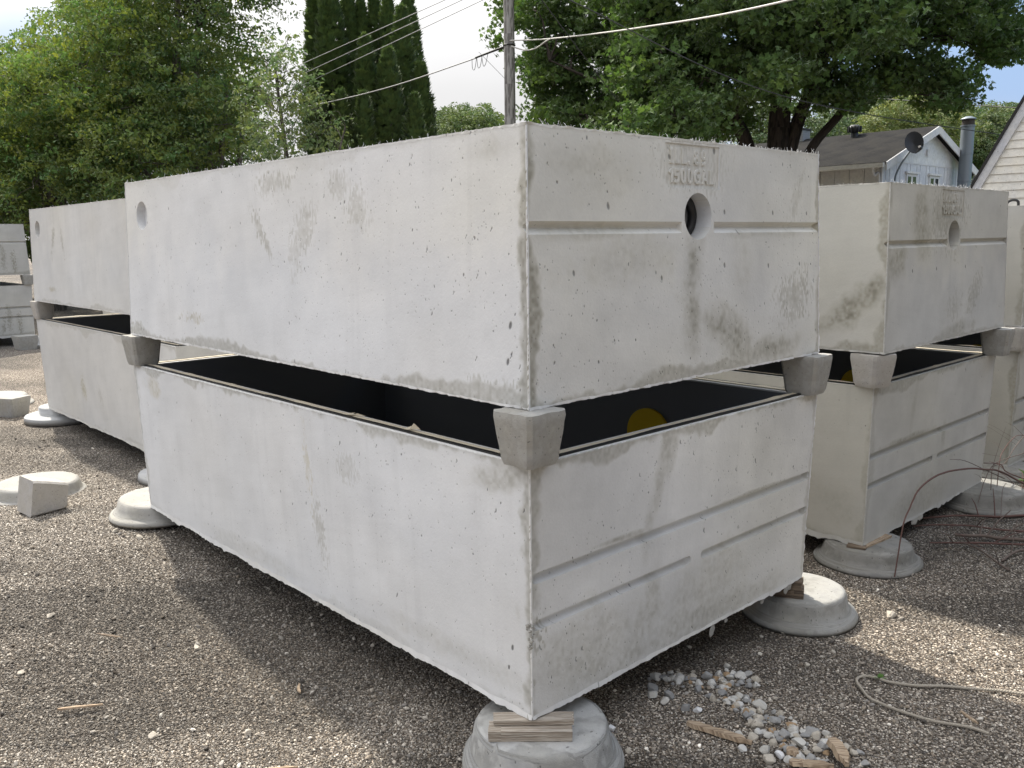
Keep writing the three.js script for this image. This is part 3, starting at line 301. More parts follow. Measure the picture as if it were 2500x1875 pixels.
{
  const S = 1024, N = 118, R = rngOf(5), cx = new Float32Array(N * N), cy = new Float32Array(N * N), ck = new Float32Array(N * N * 3), cr = new Float32Array(N * N);
  const pal = [[0.245, 0.217, 0.186], [0.355, 0.320, 0.277], [0.155, 0.137, 0.118], [0.50, 0.46, 0.405], [0.26, 0.222, 0.18], [0.098, 0.088, 0.079], [0.68, 0.64, 0.58], [0.225, 0.210, 0.195]];
  for (let i = 0; i < N * N; i++) { cx[i] = R(); cy[i] = R(); cr[i] = 0.55 + 0.6 * R(); const p = pal[Math.floor(Math.pow(R(), 1.25) * pal.length)], v = 0.85 + 0.3 * R(); for (let k = 0; k < 3; k++) ck[i * 3 + k] = p[k] * v; }
  const C = new Uint8Array(S * S * 4), B = new Uint8Array(S * S * 4), dirtGapShade = [0.062, 0.049, 0.037];  // earth fines between stones, darkened to stand in for shade in the gaps
  for (let j = 0; j < S; j++) for (let i = 0; i < S; i++) {
    const u = i / S * N, v = j / S * N, a = Math.floor(u), b = Math.floor(v); let best = 9, id = 0;
    for (let y = -1; y <= 1; y++) for (let x = -1; x <= 1; x++) { const q = ((b + y + N) % N) * N + (a + x + N) % N, d = Math.hypot(a + x + cx[q] - u, b + y + cy[q] - v) / cr[q]; if (d < best) { best = d; id = q; } }
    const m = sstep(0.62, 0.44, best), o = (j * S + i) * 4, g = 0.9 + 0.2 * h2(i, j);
    for (let k = 0; k < 3; k++) C[o + k] = srgb8(lerp(dirtGapShade[k], ck[id * 3 + k], m) * g);
    C[o + 3] = 255; B[o] = B[o + 1] = B[o + 2] = 255 * clamp(m > 0 ? 0.25 + 0.7 * Math.sqrt(Math.max(0, 1 - best * best * 2.2)) : 0.2 + 0.1 * h2(j, i), 0, 1); B[o + 3] = 255;
  }
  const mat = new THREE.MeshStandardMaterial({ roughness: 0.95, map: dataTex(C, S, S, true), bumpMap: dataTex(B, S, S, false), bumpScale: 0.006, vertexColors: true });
  const n = 340, Rr = 260, P = [], U = [], K = [], I = [], f = (t) => { const s = t * 2 - 1; return Math.sign(s) * (Math.abs(s) * 9 * 0.55 + Math.pow(Math.abs(s), 6) * Rr); };
  for (let j = 0; j <= n; j++) for (let i = 0; i <= n; i++) { const x = f(i / n) - 1.5, z = f(j / n) - 0.5; P.push(x, gy(x, z), z); U.push(x / 1.06, z / 1.06); const b = fbm(x * 0.35 + 9, z * 0.5 + 2, 3), c = tone(x, z), w = sstep(0.36, 0.58, b) + 0.5; K.push(c * (1 + 0.03 * w), c * (1 - 0.008 * w), c * (1 - 0.05 * w)); }
  for (let j = 0; j < n; j++) for (let i = 0; i < n; i++) { const a = j * (n + 1) + i, b = a + n + 1; I.push(a, b, a + 1, a + 1, b, b + 1); }
  const g = new THREE.BufferGeometry(); g.setAttribute('position', new THREE.Float32BufferAttribute(P, 3)); g.setAttribute('uv', new THREE.Float32BufferAttribute(U, 2)); g.setAttribute('color', new THREE.Float32BufferAttribute(K, 3)); g.setIndex(I); g.computeVertexNormals();
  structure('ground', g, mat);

  // loose gravel lying on it
  const root = new THREE.Group(); root.name = 'gravel'; root.userData = { kind: 'stuff', label: 'loose brown and grey gravel covering the yard', category: 'gravel' }; scene.add(root);
  const stoneMat = M([1, 1, 1], 0.9), vars = [rock(11, 1, 0.6, 0.8, 0), rock(12, 1, 0.55, 0.75, 0), rock(13, 0.9, 0.7, 0.9, 0), rock(14, 1.1, 0.5, 0.7, 0)];
  const lists = vars.map(() => []), RR = rngOf(77);
  const hidden = (x, z) => x > -3.0 && x < -0.30 && z > -1.6 && z < -0.35;
  let tries = 0;
  while (tries++ < 1300000) {
    const far = RR(), x = lerp(-7.6, 1.75, Math.pow(RR(), 0.62)), z = x < -0.3 ? lerp(-0.75, 1.9, RR()) : lerp(-4.6, 1.1, RR());
    const d = Math.hypot(x - 1.765, z - 1.7); if (hidden(x, z) || d < 1.0) continue;
    const keep = Math.min(1, 2.0 / (d * d) * 1.9); if (far > keep) continue;
    if (x < -0.3 && z > 0.75 - x * 0.20 + 0.5) continue;
    lists[Math.floor(RR() * 4)].push(x, z);
  }
  const q = new THREE.Quaternion(), m4 = new THREE.Matrix4(), col = new THREE.Color(), e = new THREE.Euler();
  vars.forEach((g, v) => { const L = lists[v], n = L.length / 2, im = new THREE.InstancedMesh(g, stoneMat, n); im.name = 'pebbles'; im.castShadow = im.receiveShadow = true;
    for (let i = 0; i < n; i++) { const x = L[i * 2], z = L[i * 2 + 1], t = RR(), d = Math.hypot(x - 1.765, z - 1.7), r = (t < 0.007 ? 0.0065 + 0.006 * RR() : 0.0020 + 0.0038 * RR() * RR() + 0.0006 * RR()) * (0.9 + 0.06 * d); e.set((RR() - 0.5) * 1.5, RR() * 6.3, (RR() - 0.5) * 1.5); q.setFromEuler(e); m4.compose(V3(x, gy(x, z) + r * 0.42, z), q, V3(r, r, r)); im.setMatrixAt(i, m4);
      const p = pal[Math.floor(Math.pow(RR(), 1.2) * pal.length)], w = (0.72 + 0.5 * RR()) * (t < 0.007 ? 1.35 : 1) * tone(x, z) * (RR() < 0.06 ? 1.5 : 0.95); col.setRGB(p[0] * w, p[1] * w * 0.99, p[2] * w * 0.97); im.setColorAt(i, col); }
    root.add(im); });
}

// ---------------------------------------------------------------- tank stacks
const cUp1 = concrete({ seed: 3, W: 2048, tone: 0.715, tint: [1, 0.998, 0.992],
  side: { warm: -0.55, top: 0.75, near: 0.75, low: 0.5, high: 0.12, pits: 2100, stains: [[1.60, 0.54, 0.09, 0.028, 0.95, 0.42, 1], [1.53, 0.46, 0.07, 0.020, 0.95, 0.36, 1], [1.24, 0.54, 0.10, 0.065, -1.15, 0.28, 1], [1.30, 0.43, 0.11, 0.05, -1.2, 0.20, 1], [1.44, 0.71, 0.13, 0.04, 0, 0.36, 1], [1.00, 0.69, 0.06, 0.05, 0, 0.28, 1], [2.30, 0.135, 0.085, 0.022, 0, -0.35, 1], [0.86, 0.58, 0.07, 0.06, 0.4, 0.26, 1], [0.16, 0.74, 0.12, 0.05, 0, 0.22, 0], [0.10, 0.03, 0.16, 0.04, 0, 0.35, 1], [3.02, 0.03, 0.12, 0.035, 0, 0.4, 1]], bigPits: [[0.08, 0.23, 0.012], [0.09, 0.128, 0.011], [0.55, 0.5, 0.005], [0.95, 0.6, 0.006]] },
  end: { warm: 0.25, top: 0.35, near: 0.75, far: 0.45, low: 0.5, pits: 1000, stains: [[0.79, 0.36, 0.15, 0.070, 1.5, 0.62, 0], [0.80, 0.20, 0.18, 0.075, 1.45, 0.66, 0], [1.00, 0.15, 0.30, 0.10, -0.40, 0.62, 0], [1.30, 0.06, 0.34, 0.07, 0.05, 0.55, 0], [0.45, 0.42, 0.30, 0.10, 0.1, 0.22, 0], [0.25, 0.70, 0.25, 0.08, 0, 0.24, 0], [1.47, 0.23, 0.13, 0.08, 0.5, 0.36, 1], [1.10, 0.33, 0.10, 0.16, 0.3, 0.16, 0], [0.25, 0.50, 0.35, 0.035, 0, 0.30, 0], [1.25, 0.49, 0.36, 0.02, 0, 0.26, 0], [0.82, 0.46, 0.09, 0.05, 1.5, 0.32, 0], [0.33, 0.66, 0.22, 0.1, 0.2, 0.16, 0], [1.47, 0.62, 0.12, 0.03, 1.1, 0.2, 1], [0.80, 0.72, 0.16, 0.075, 0, 0.22, 1]], bigPits: [[0.36, 0.56, 0.011], [0.98, 0.55, 0.009], [1.30, 0.55, 0.009], [1.55, 0.55, 0.008], [0.62, 0.34, 0.009], [0.98, 0.37, 0.010], [1.27, 0.36, 0.009], [0.2, 0.37, 0.009], [1.5, 0.36, 0.008], [0.925, 0.75, 0.012], [0.672, 0.72, 0.009]] } });
const cLow1 = concrete({ seed: 8, W: 2048, tone: 0.71, tint: [1, 0.998, 0.990],
  side: { warm: -0.25, top: -0.2, near: 0.6, high: 0.45, low: 0.16, far: 0.3, pits: 1600, stains: [[1.23, 0.30, 0.12, 0.035, 1.45, 0.32, 1], [1.29, 0.60, 0.15, 0.022, 1.5, -0.20, 1], [1.00, 0.61, 0.08, 0.05, 0, 0.22, 1], [2.85, 0.70, 0.12, 0.06, 0.2, -0.25, 0], [0.10, 0.76, 0.16, 0.05, -0.3, 0.40, 0], [0.45, 0.10, 0.45, 0.05, 0, 0.18, 0], [1.9, 0.06, 0.5, 0.04, 0, 0.16, 0], [0.07, 0.33, 0.05, 0.025, 1.5, 0.25, 0]], bigPits: [[0.10, 0.20, 0.010], [0.12, 0.13, 0.008]] },
  end: { warm: 0.25, near: 0.5, far: 0.3, high: 0.5, pits: 1100, stains: [[0.66, 0.77, 0.14, 0.04, 1.4, 0.38, 0], [0.62, 0.62, 0.15, 0.028, 1.35, 0.36, 0], [0.57, 0.48, 0.12, 0.035, 1.5, 0.30, 0], [0.60, 0.20, 0.16, 0.05, 1.5, 0.36, 0], [0.52, 0.10, 0.14, 0.06, 1.3, 0.34, 0], [0.78, 0.14, 0.14, 0.035, 1.4, 0.30, 0], [1.05, 0.20, 0.13, 0.02, 1.5, 0.25, 0], [0.30, 0.13, 0.30, 0.12, 0.1, 0.20, 0], [0.75, 0.05, 0.6, 0.08, 0, 0.36, 0], [0.30, 0.12, 0.35, 0.14, 0, 0.30, 0], [0.85, 0.18, 0.4, 0.12, 0.1, 0.25, 0], [0.03, 0.285, 0.06, 0.04, 1.5, 0.6, 1], [0.03, 0.38, 0.06, 0.03, 1.5, 0.35, 0], [0.40, 0.485, 0.20, 0.014, -0.02, 0.5, 0], [1.2, 0.475, 0.3, 0.010, 0, 0.4, 0]] } });  // groove-top marks mix form-oil grime with painted shade; broad low ones darken the foot
const cUp2 = concrete({ seed: 15, W: 2048, tone: 0.53, tint: [1.0, 0.98, 0.92],
  side: { warm: 0.7, near: 0.45, low: 0.5, pits: 500, stains: [[0.24, 0.17, 0.34, 0.085, 2.45, 0.62, 0], [0.08, 0.28, 0.14, 0.08, 2.3, 0.55, 0], [0.45, 0.10, 0.2, 0.08, 2.6, 0.45, 0]] },
  end: { warm: -0.25, top: 0.9, near: 0.35, low: 0.35, pits: 260, stains: [[0.40, 0.63, 0.14, 0.16, 0, 0.45, 0], [0.70, 0.64, 0.22, 0.14, 0, 0.42, 1], [0.13, 0.42, 0.14, 0.09, 0.5, 0.42, 0], [1.15, 0.22, 0.12, 0.06, 0.8, 0.32, 1], [0.85, 0.18, 0.10, 0.09, 0, 0.25, 1], [0.9, 0.05, 0.25, 0.04, 0.05, 0.4, 0]], bigPits: [[0.93, 0.66, 0.014], [0.3, 0.37, 0.01], [0.6, 0.37, 0.01], [1.0, 0.37, 0.01]] } });
const cLow2 = concrete({ seed: 21, W: 2048, tone: 0.52, tint: [1.0, 0.985, 0.93],
  side: { warm: 0.75, near: 0.3, low: 0.3, pits: 300, stains: [[0.2, 0.2, 0.3, 0.15, 0.2, 0.2, 0]] },
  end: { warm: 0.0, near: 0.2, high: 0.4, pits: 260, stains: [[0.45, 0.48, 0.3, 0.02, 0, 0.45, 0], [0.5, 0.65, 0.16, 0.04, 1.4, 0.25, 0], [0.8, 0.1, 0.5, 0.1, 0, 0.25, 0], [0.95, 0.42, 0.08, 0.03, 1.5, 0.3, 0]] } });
const cUp4 = concrete({ seed: 31, W: 1024, tint: [1, 0.985, 0.95], tone: 0.60, side: { warm: -0.4, low: 0.3, top: 0.5, pits: 300, stains: [[2.45, 0.52, 0.13, 0.03, -1.1, 0.45, 1], [2.2, 0.52, 0.12, 0.03, 1.3, 0.4, 1], [2.55, 0.12, 0.1, 0.02, 0, -0.3, 1]] }, end: { pits: 100 } });
const cLow4 = concrete({ seed: 37, W: 1024, tint: [1, 0.985, 0.95], tone: 0.58, side: { warm: -0.2, high: 0.25, low: 0.2, pits: 260, stains: [[2.0, 0.3, 0.1, 0.05, 1.4, -0.3, 1], [1.6, 0.28, 0.07, 0.04, 1.2, 0.2, 1]] }, end: { pits: 100 } });
const cFar = concrete({ seed: 44, W: 1024, tint: [1, 0.985, 0.95], tone: 0.47, side: { warm: 0.4, near: 0.4, pits: 120, stains: [] }, end: { warm: 0.3, near: 0.4, low: 0.4, pits: 120, stains: [[0.3, 0.4, 0.25, 0.04, 1.4, 0.45, 1], [0.6, 0.35, 0.25, 0.03, 1.5, 0.45, 1], [1.0, 0.4, 0.25, 0.05, 1.45, 0.45, 1], [1.3, 0.3, 0.2, 0.04, 1.6, 0.45, 1], [1.45, 0.15, 0.2, 0.04, 1.6, 0.5, 1], [1.2, 0.1, 0.2, 0.03, 1.4, 0.5, 1]] } });

function castTex(seed, tone, tint, rough = 1, blotch = 0, marks = []) {
  const S = 512, C = new Uint8Array(S * S * 4), B = new Uint8Array(S * S * 4), R = rngOf(seed), mm = new Float32Array(S * S).fill(1);
  for (let k = 0; k < 160; k++) { const x = R() * S, y = R() * S, r = 1 + 3.5 * R() * R(); for (let j = -5; j <= 5; j++) for (let i = -5; i <= 5; i++) { const d = Math.hypot(i, j * 0.7) / r; if (d < 1.2) { const q = ((Math.round(y) + j + S) % S) * S + (Math.round(x) + i + S) % S; mm[q] = Math.min(mm[q], 1 - 0.5 * sstep(1.2, 0.5, d)); } } }
  for (let j = 0; j < S; j++) for (let i = 0; i < S; i++) {
    const u = i / S, v = j / S, per = (f, o) => { const a = fbm(u * f + seed, v * f + seed, o), b = fbm((u - 1) * f + seed, v * f + seed, o), c = fbm(u * f + seed, (v - 1) * f + seed, o), d = fbm((u - 1) * f + seed, (v - 1) * f + seed, o); return lerp(lerp(a, b, sstep(0.6, 1, u)), lerp(c, d, sstep(0.6, 1, u)), sstep(0.6, 1, v)); };
    const a = per(4, 4), b = per(22, 3), f = h2(i * 3 + seed, j * 5), q = j * S + i, L = tone * (1 + 0.55 * (a - 0.5) * rough + 0.30 * (b - 0.5) + 0.10 * (f - 0.5)) * mm[q] * (1 - blotch * sstep(0.46, 0.60, a * 0.75 + b * 0.25)) * marks.reduce((k, [x0, y0, x1, y1, hw]) => { const dx = x1 - x0, dy = y1 - y0, t = clamp(((u - x0) * dx + (v - y0) * dy) / (dx * dx + dy * dy), 0, 1), e = Math.hypot(u - x0 - t * dx, v - y0 - t * dy) / (hw * (0.4 + 1.2 * n2(t * 9 + x0 * 90, 3))); return k * (1 - 0.75 * sstep(1, 0.6, e)); }, 1), w = (a - 0.5) * 0.14;
    C[q * 4] = srgb8(L * tint[0] * (1 + w * 0.3)); C[q * 4 + 1] = srgb8(L * tint[1]); C[q * 4 + 2] = srgb8(L * tint[2] * (1 - w)); C[q * 4 + 3] = 255;
    B[q * 4] = B[q * 4 + 1] = B[q * 4 + 2] = 255 * clamp(0.5 + 0.5 * (b - 0.5) + 0.3 * (f - 0.5) - (1 - mm[q]), 0, 1); B[q * 4 + 3] = 255;
  }
  return new THREE.MeshStandardMaterial({ roughness: 0.92, map: dataTex(C, S, S, true), bumpMap: dataTex(B, S, S, false), bumpScale: 0.003 });
}
const blockGrey = castTex(3, 0.38, [1, 0.975, 0.91], 1.3, 0.22), blockPale = castTex(5, 0.44, [1, 0.95, 0.88], 0.9, 0.15), padBrown = castTex(15, 0.27, [1, 0.975, 0.90], 1.2, 0.35), padWhite = castTex(7, 0.46, [0.99, 1, 1.0], 0.8, 0.12), padCream = castTex(9, 0.36, [1, 0.975, 0.91], 0.8, 0.15), padGrey = castTex(11, 0.37, [1, 0.985, 0.93], 1.2, 0.30), padMottle = castTex(13, 0.44, [1, 0.995, 0.965], 1.5, 0.40, [[0.20, 0.02, 0.24, 0.985, 0.006], [0.06, 0.03, 0.13, 0.05, 0.008]].slice(1).concat([[0.10, 0.11, 0.02, 0.12, 0.007], [0.17, 0.05, 0.11, 0.09, 0.006], [0.20, 0.01, 0.16, 0.03, 0.004]]));
upperHalf('tank_upper_half', cUp1, [0, 1.174, 0], 0, { seed: 100 }, 'largest pale grey upper tank half with lettered plate and round pipe hole');
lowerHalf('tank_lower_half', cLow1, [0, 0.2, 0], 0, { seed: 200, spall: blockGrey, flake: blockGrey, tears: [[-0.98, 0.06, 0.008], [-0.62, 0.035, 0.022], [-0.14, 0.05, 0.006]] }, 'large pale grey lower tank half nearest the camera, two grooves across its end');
upperHalf('tank_upper_half', cUp2, [-0.05, 1.093, -2.39], 0.012, { seed: 300 }, 'yellowish grey upper tank half with diagonal damp stain, below the gabled house');
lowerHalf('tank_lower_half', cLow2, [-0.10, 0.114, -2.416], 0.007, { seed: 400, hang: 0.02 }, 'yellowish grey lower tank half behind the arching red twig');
upperHalf('tank_upper_half', cFar, [-0.19, 1.028, -4.78], 0, { seed: 500, detail: 1 }, 'upper tank half cut by the picture edge below the cream siding');
lowerHalf('tank_lower_half', cFar, [-0.19, 0.053, -4.78], 0, { seed: 600, detail: 1, hang: 0.02 }, 'lower tank half behind the twig pile, cut by the picture edge');
upperHalf('tank_upper_half', cUp4, [-3.80, 1.166, -0.51], 0, { seed: 700, detail: 1 }, 'whitish upper tank half partly hidden behind the largest one, small round recess at its end');
lowerHalf('tank_lower_half', cLow4, [-3.80, 0.192, -0.51], 0, { seed: 800, detail: 1, hang: 0.02 }, 'whitish lower tank half on two-step white pads behind the nearest stack');
upperHalf('tank_upper_half', cFar, [-14.0, 1.19, -0.63], 0, { seed: 900, detail: 1 }, 'distant grey upper tank half with one horizontal groove under the trees');
lowerHalf('tank_lower_half', cFar, [-14.0, 0.21, -0.63], 0, { seed: 950, detail: 1, hang: 0.02 }, 'distant grey lower tank half with dark vertical streaks');
lowerHalf('tank_lower_half', cFar, [-8.4, 0.2, -2.55], 0, { seed: 980, detail: 1, hang: 0.02 }, 'lower tank half glimpsed through the gap of the nearest stack');

// ---------------------------------------------------------------- spacer blocks, pads, timber
function spacerGeo(seed, a = 0.0825, b = 0.0625, h = 0.163, ch = 0.012) {
  const ring = (r, y, rot) => { const c = ch, p = [[r, -r + c], [r, r - c], [r - c, r], [-r + c, r], [-r, r - c], [-r, -r + c], [-r + c, -r], [r - c, -r]]; return p; };
  const lv = 9, R = rngOf(seed), P = [], sub = 5; let prev = null;
  const lvl = (r, y) => { const p = ring(r), o = []; for (let i = 0; i < 8; i++) { const q = p[(i + 1) % 8], n = i % 2 ? 1 : sub; for (let k = 0; k < n; k++) { const x = lerp(p[i][0], q[0], k / n), z = lerp(p[i][1], q[1], k / n), w = 0.0022 * (n3(x * 60, y * 60, z * 60 + seed) - 0.5); o.push(V3(x * (1 + w / 0.06), y, z * (1 + w / 0.06))); } } return o; };
  const rows = []; for (let i = 0; i <= lv; i++) { const t = i / lv, e = i === 0 || i === lv ? 0.004 : 0; rows.push(lvl(lerp(b, a, t) - e, t * h + (i === lv ? 0 : 0))); }
  rows[0].forEach((v) => { v.y += 0.003 * R(); }); rows[lv].forEach((v) => { v.y -= 0.004 * R(); });
  for (let i = 0; i < lv; i++) for (let k = 0; k < rows[i].length; k++) { const n = (k + 1) % rows[i].length; P.push(...flatQ(rows[i][n], rows[i][k], rows[i + 1][k], rows[i + 1][n])); }
  const capT = V3(0, h, 0), capB = V3(0, 0, 0); const m = rows[0].length; for (let k = 0; k < m; k++) { const n = (k + 1) % m; P.push(...[rows[lv][n], rows[lv][k], capT].flatMap((v) => [v.x, v.y, v.z]), ...[rows[0][k], rows[0][n], capB].flatMap((v) => [v.x, v.y, v.z])); }
  const g = triGeo(P); return boxUV(toCreasedNormals(g, 0.5), 0.35);
}
const spacerG = [spacerGeo(1), spacerGeo(2), spacerGeo(3)];
function spacer(pos, turn, mat, label, v = 0) { const m = solo('spacer_block', spacerG[v], mat, label, 'concrete block', pos, 'tapered concrete spacer blocks'); m.rotation.y = turn; return m; }
spacer([-0.022, 1.0095, -0.022], 0.02, blockGrey, 'rough tapered concrete block holding up the near corner of the largest tank half', 0);
spacer([-3.06, 1.0095, -0.035], 0.05, blockGrey, 'tapered grey block under the far end of the largest tank half', 1);
spacer([-0.03, 1.0095, -1.625], 0.06, blockGrey, 'tapered block with sunlit top edge beside the paler spacer block', 2);
spacer([-3.06, 1.0095, -1.625], 0.3, blockPale, 'pale tapered block at the hidden far corner of the largest tank half', 1);
spacer([-0.125, 0.9235, -2.445], -0.28, blockPale, 'pale beige chipped spacer block between two yellowish tank halves', 2);
spacer([-0.09, 0.9235, -4.02], 0.1, blockGrey, 'dark grey spacer block near the picture edge on the yellowish tank half', 1);
spacer([-0.22, 0.863, -4.80], -0.2, blockPale, 'pale spacer block on the tank half at the picture edge', 0);
spacer([-6.87, 1.0015, -0.56], 0.04, blockPale, 'pitted spacer block at the far end of the whitish tank half', 0);
spacer([-3.86, 1.0015, -2.1], 0.04, blockPale, 'spacer block at the hidden back corner of the whitish tank half', 0);
spacer([-14.03, 1.0205, -2.25], 0.02, blockGrey, 'small spacer block of the distant grey stack', 1);
spacer([-14.03, 1.0205, -0.72], 0.02, blockGrey, 'shadowed spacer block at the left corner of the distant grey stack', 2);
spacer([-17.0, 1.0205, -2.2], 0.02, blockGrey, 'spacer block at the back of the distant grey stack', 2);

function padGeo(seed, r, h, flange, top) { // profile turned round, edges softened
  const pr = flange === 2 ? [[0.001, 0], [r, 0], [r * 0.995, h * 0.36], [r * 0.97, h * 0.42], [r * 0.86, h * 0.46], [top * 1.02, h * 0.5], [top, h * 0.88], [top * 0.96, h * 0.97], [top * 0.88, h], [0.001, h]]
    : [[0.001, 0], [r, 0], [r * 1.0, h * 0.14], [r * 0.975, h * 0.24], [r * 0.93, h * 0.30], [top * 1.05, h * 0.38], [top * 1.015, h * 0.62], [top * 0.985, h * 0.86], [top * 0.94, h * 0.97], [top * 0.87, h], [top * 0.4, h * 1.004], [0.001, h]];
  const g = new THREE.LatheGeometry(pr.map((p) => new THREE.Vector2(...p)), 64), q = g.attributes.position;
  for (let i = 0; i < q.count; i++) { const x = q.getX(i), y = q.getY(i), z = q.getZ(i), w = 1 + 0.07 * (fbm3(x * 6 + seed, y * 9, z * 6, 4) - 0.5); q.setXYZ(i, x * w, y > 0.01 ? y * (1 + 0.10 * (n3(x * 8, seed, z * 8) - 0.5) * (y < h * 0.9 ? 1 : 0.12)) : y, z * w); }
  g.computeVertexNormals(); return uvOf(g, (x, y, z, a, b, c) => b > 0.75 ? [x / 0.6, z / 0.6] : [Math.atan2(z, x) * r / 0.6, y / 0.6]);
}
function pad(pos, r, h, mat, label, flange = 1, top = 0.80, seed = 1) { return solo('footing_pad', padGeo(seed, r, h, flange, r * top), mat, label, 'concrete pad', pos, 'round concrete footing pads'); }
pad([-0.075, -0.006, -0.115], 0.262, 0.146, padMottle, 'mottled round concrete pad under the timber shims at the near tank corner', 1, 0.83, 3);
pad([-0.070, -0.006, -1.725], 0.247, 0.126, padGrey, 'round concrete pad with sunlit rim under two stacked timber offcuts', 1, 0.80, 5);
pad([-3.28, 0.094, -0.17], 0.305, 0.108, padCream, 'cream round pad under the far bottom corner of the nearest stack', 1, 0.84, 7);
pad([-3.1, 0.03, -1.6], 0.26, 0.169, padGrey, 'round pad hidden under the far back corner of the nearest stack', 1, 0.8, 8);
pad([-0.15, -0.006, -2.56], 0.262, 0.107, padBrown, 'grey weathered round pad under the yellowish tank, beside a tiny weed', 1, 0.82, 9);
pad([-0.08, -0.006, -3.97], 0.27, 0.118, padBrown, 'round pad half sunlit behind the twig pile', 1, 0.84, 11);
pad([-0.25, -0.006, -4.85], 0.26, 0.058, padBrown, 'round pad under the tank cut by the picture edge', 1, 0.8, 12);
pad([-6.96, 0.048, -0.68], 0.34, 0.143, padWhite, 'white two-step round pad under the far corner of the whitish tank', 2, 0.62, 13);
pad([-4.06, 0.070, -0.60], 0.29, 0.120, padWhite, 'white two-step pad peeping out beside the nearest stack', 2, 0.62, 14);
pad([-4.42, 0.040, 0.22], 0.295, 0.10, padCream, 'large empty cream pad lying behind the loose block on the gravel', 1, 0.86, 15);
pad([-8.3, 0.040, -0.40], 0.36, 0.11, padCream, 'empty pad lying on the gravel beyond the whitish tank', 1, 0.84, 16);
pad([-13.6, 0.03, -2.3], 0.3, 0.175, padWhite, 'small white two-step pad under the distant grey stack', 2, 0.64, 17);
{ // loose blocks lying about
  const a = solo('loose_block', spacerGeo(9, 0.112, 0.078, 0.22), blockPale, 'loose tapered block lying on its side before the empty pad', 'concrete block', [-3.93, 0.150, 0.20], 'loose tapered blocks on the gravel');
  a.rotation.set(Math.PI / 2 - 0.15, 0.10, 0, 'YXZ');
  solo('loose_block', spacerGeo(10, 0.12, 0.09, 0.2), padCream, 'pale loose block standing beside the farther empty pad', 'concrete block', [-7.50, 0.036, -0.38], 'loose tapered blocks on the gravel').rotation.y = 0.5;
  solo('loose_block', spacerGeo(4, 0.15, 0.12, 0.24), blockGrey, 'small grey block standing before the distant grey stack', 'concrete block', [-13.3, 0.035, -1.95], 'loose tapered blocks on the gravel').rotation.y = 0.1;
}
function woodTex(seed, base, dark) { const W = 256, H = 64, C = new Uint8Array(W * H * 4), B = new Uint8Array(W * H * 4); for (let j = 0; j < H; j++) for (let i = 0; i < W; i++) { const u = i / W, v = j / H, g = fbm(u * 3 + seed, v * 26 + 2 * fbm(u * 4, v * 3 + seed, 2), 3), f = fbm(u * 14, v * 60 + seed, 2), m = sstep(0.35, 0.7, g * 0.75 + f * 0.25), o = (j * W + i) * 4; for (let k = 0; k < 3; k++) C[o + k] = srgb8(lerp(base[k], dark[k], m) * (0.9 + 0.2 * f)); C[o + 3] = 255; B[o] = B[o + 1] = B[o + 2] = 255 * (1 - m); B[o + 3] = 255; } return new THREE.MeshStandardMaterial({ roughness: 0.85, map: dataTex(C, W, H, true), bumpMap: dataTex(B, W, H, false), bumpScale: 0.002 }); }
const woodPale = woodTex(2, [0.46, 0.41, 0.35], [0.27, 0.225, 0.18]), woodBrown = woodTex(5, [0.20, 0.15, 0.105], [0.075, 0.055, 0.04]), woodTan = woodTex(8, [0.48, 0.37, 0.26], [0.24, 0.17, 0.11]);
function timber(l, h, w, seed, bend = 0.0015) { const g = new THREE.BoxGeometry(l, h, w, 14, 2, 3), p = g.attributes.position; for (let i = 0; i < p.count; i++) { const x = p.getX(i), y = p.getY(i), z = p.getZ(i), e = Math.abs(x) > l * 0.49; p.setXYZ(i, x + (e ? Math.sign(x) * 0.006 * (n3(y * 90, z * 90, seed) - 0.5) : 0), y + bend * (n3(x * 25, z * 30, seed) - 0.5), z + bend * (n3(x * 22, y * 40, seed + 3) - 0.5)); } return uvOf(flat(g), (x, y, z, a, b, c) => [x / 0.3 + seed * 0.3, (Math.abs(b) > 0.7 ? z : y) / 0.09 + seed * 0.17]); }
function wood(name, l, h, w, mat, label, pos, turn, seed) { const m = solo(name, timber(l, h, w, seed), mat, label, 'timber', pos, 'timber packing under the tanks'); m.rotation.y = turn; return m; }
wood('timber_shim', 0.258, 0.033, 0.062, woodPale, 'pale weathered timber offcut under the sharp near corner of the tank', [-0.030, 0.158, -0.020], 0.80, 1);
wood('timber_shim', 0.250, 0.016, 0.050, woodPale, 'thin timber strip lying on the pale offcut under the near corner', [-0.042, 0.1845, -0.046], 0.82, 2);
wood('timber_shim', 0.14, 0.038, 0.075, woodBrown, 'lower of two brown timber offcuts on the half-sunlit pad', [-0.065, 0.140, -1.60], 0.5, 3);
wood('timber_shim', 0.13, 0.036, 0.066, woodBrown, 'upper of two brown timber offcuts under the tank end', [-0.068, 0.178, -1.603], 0.42, 4);
wood('timber_shim', 0.09, 0.010, 0.05, woodBrown, 'thin rust-brown wedge under the corner of the yellowish tank', [-0.145, 0.1065, -2.42], 0.3, 5);
wood('timber_shim', 0.26, 0.010, 0.05, woodTan, 'thin tan batten under the end of the yellowish tank', [-0.12, 0.1065, -2.56], 1.5, 6);

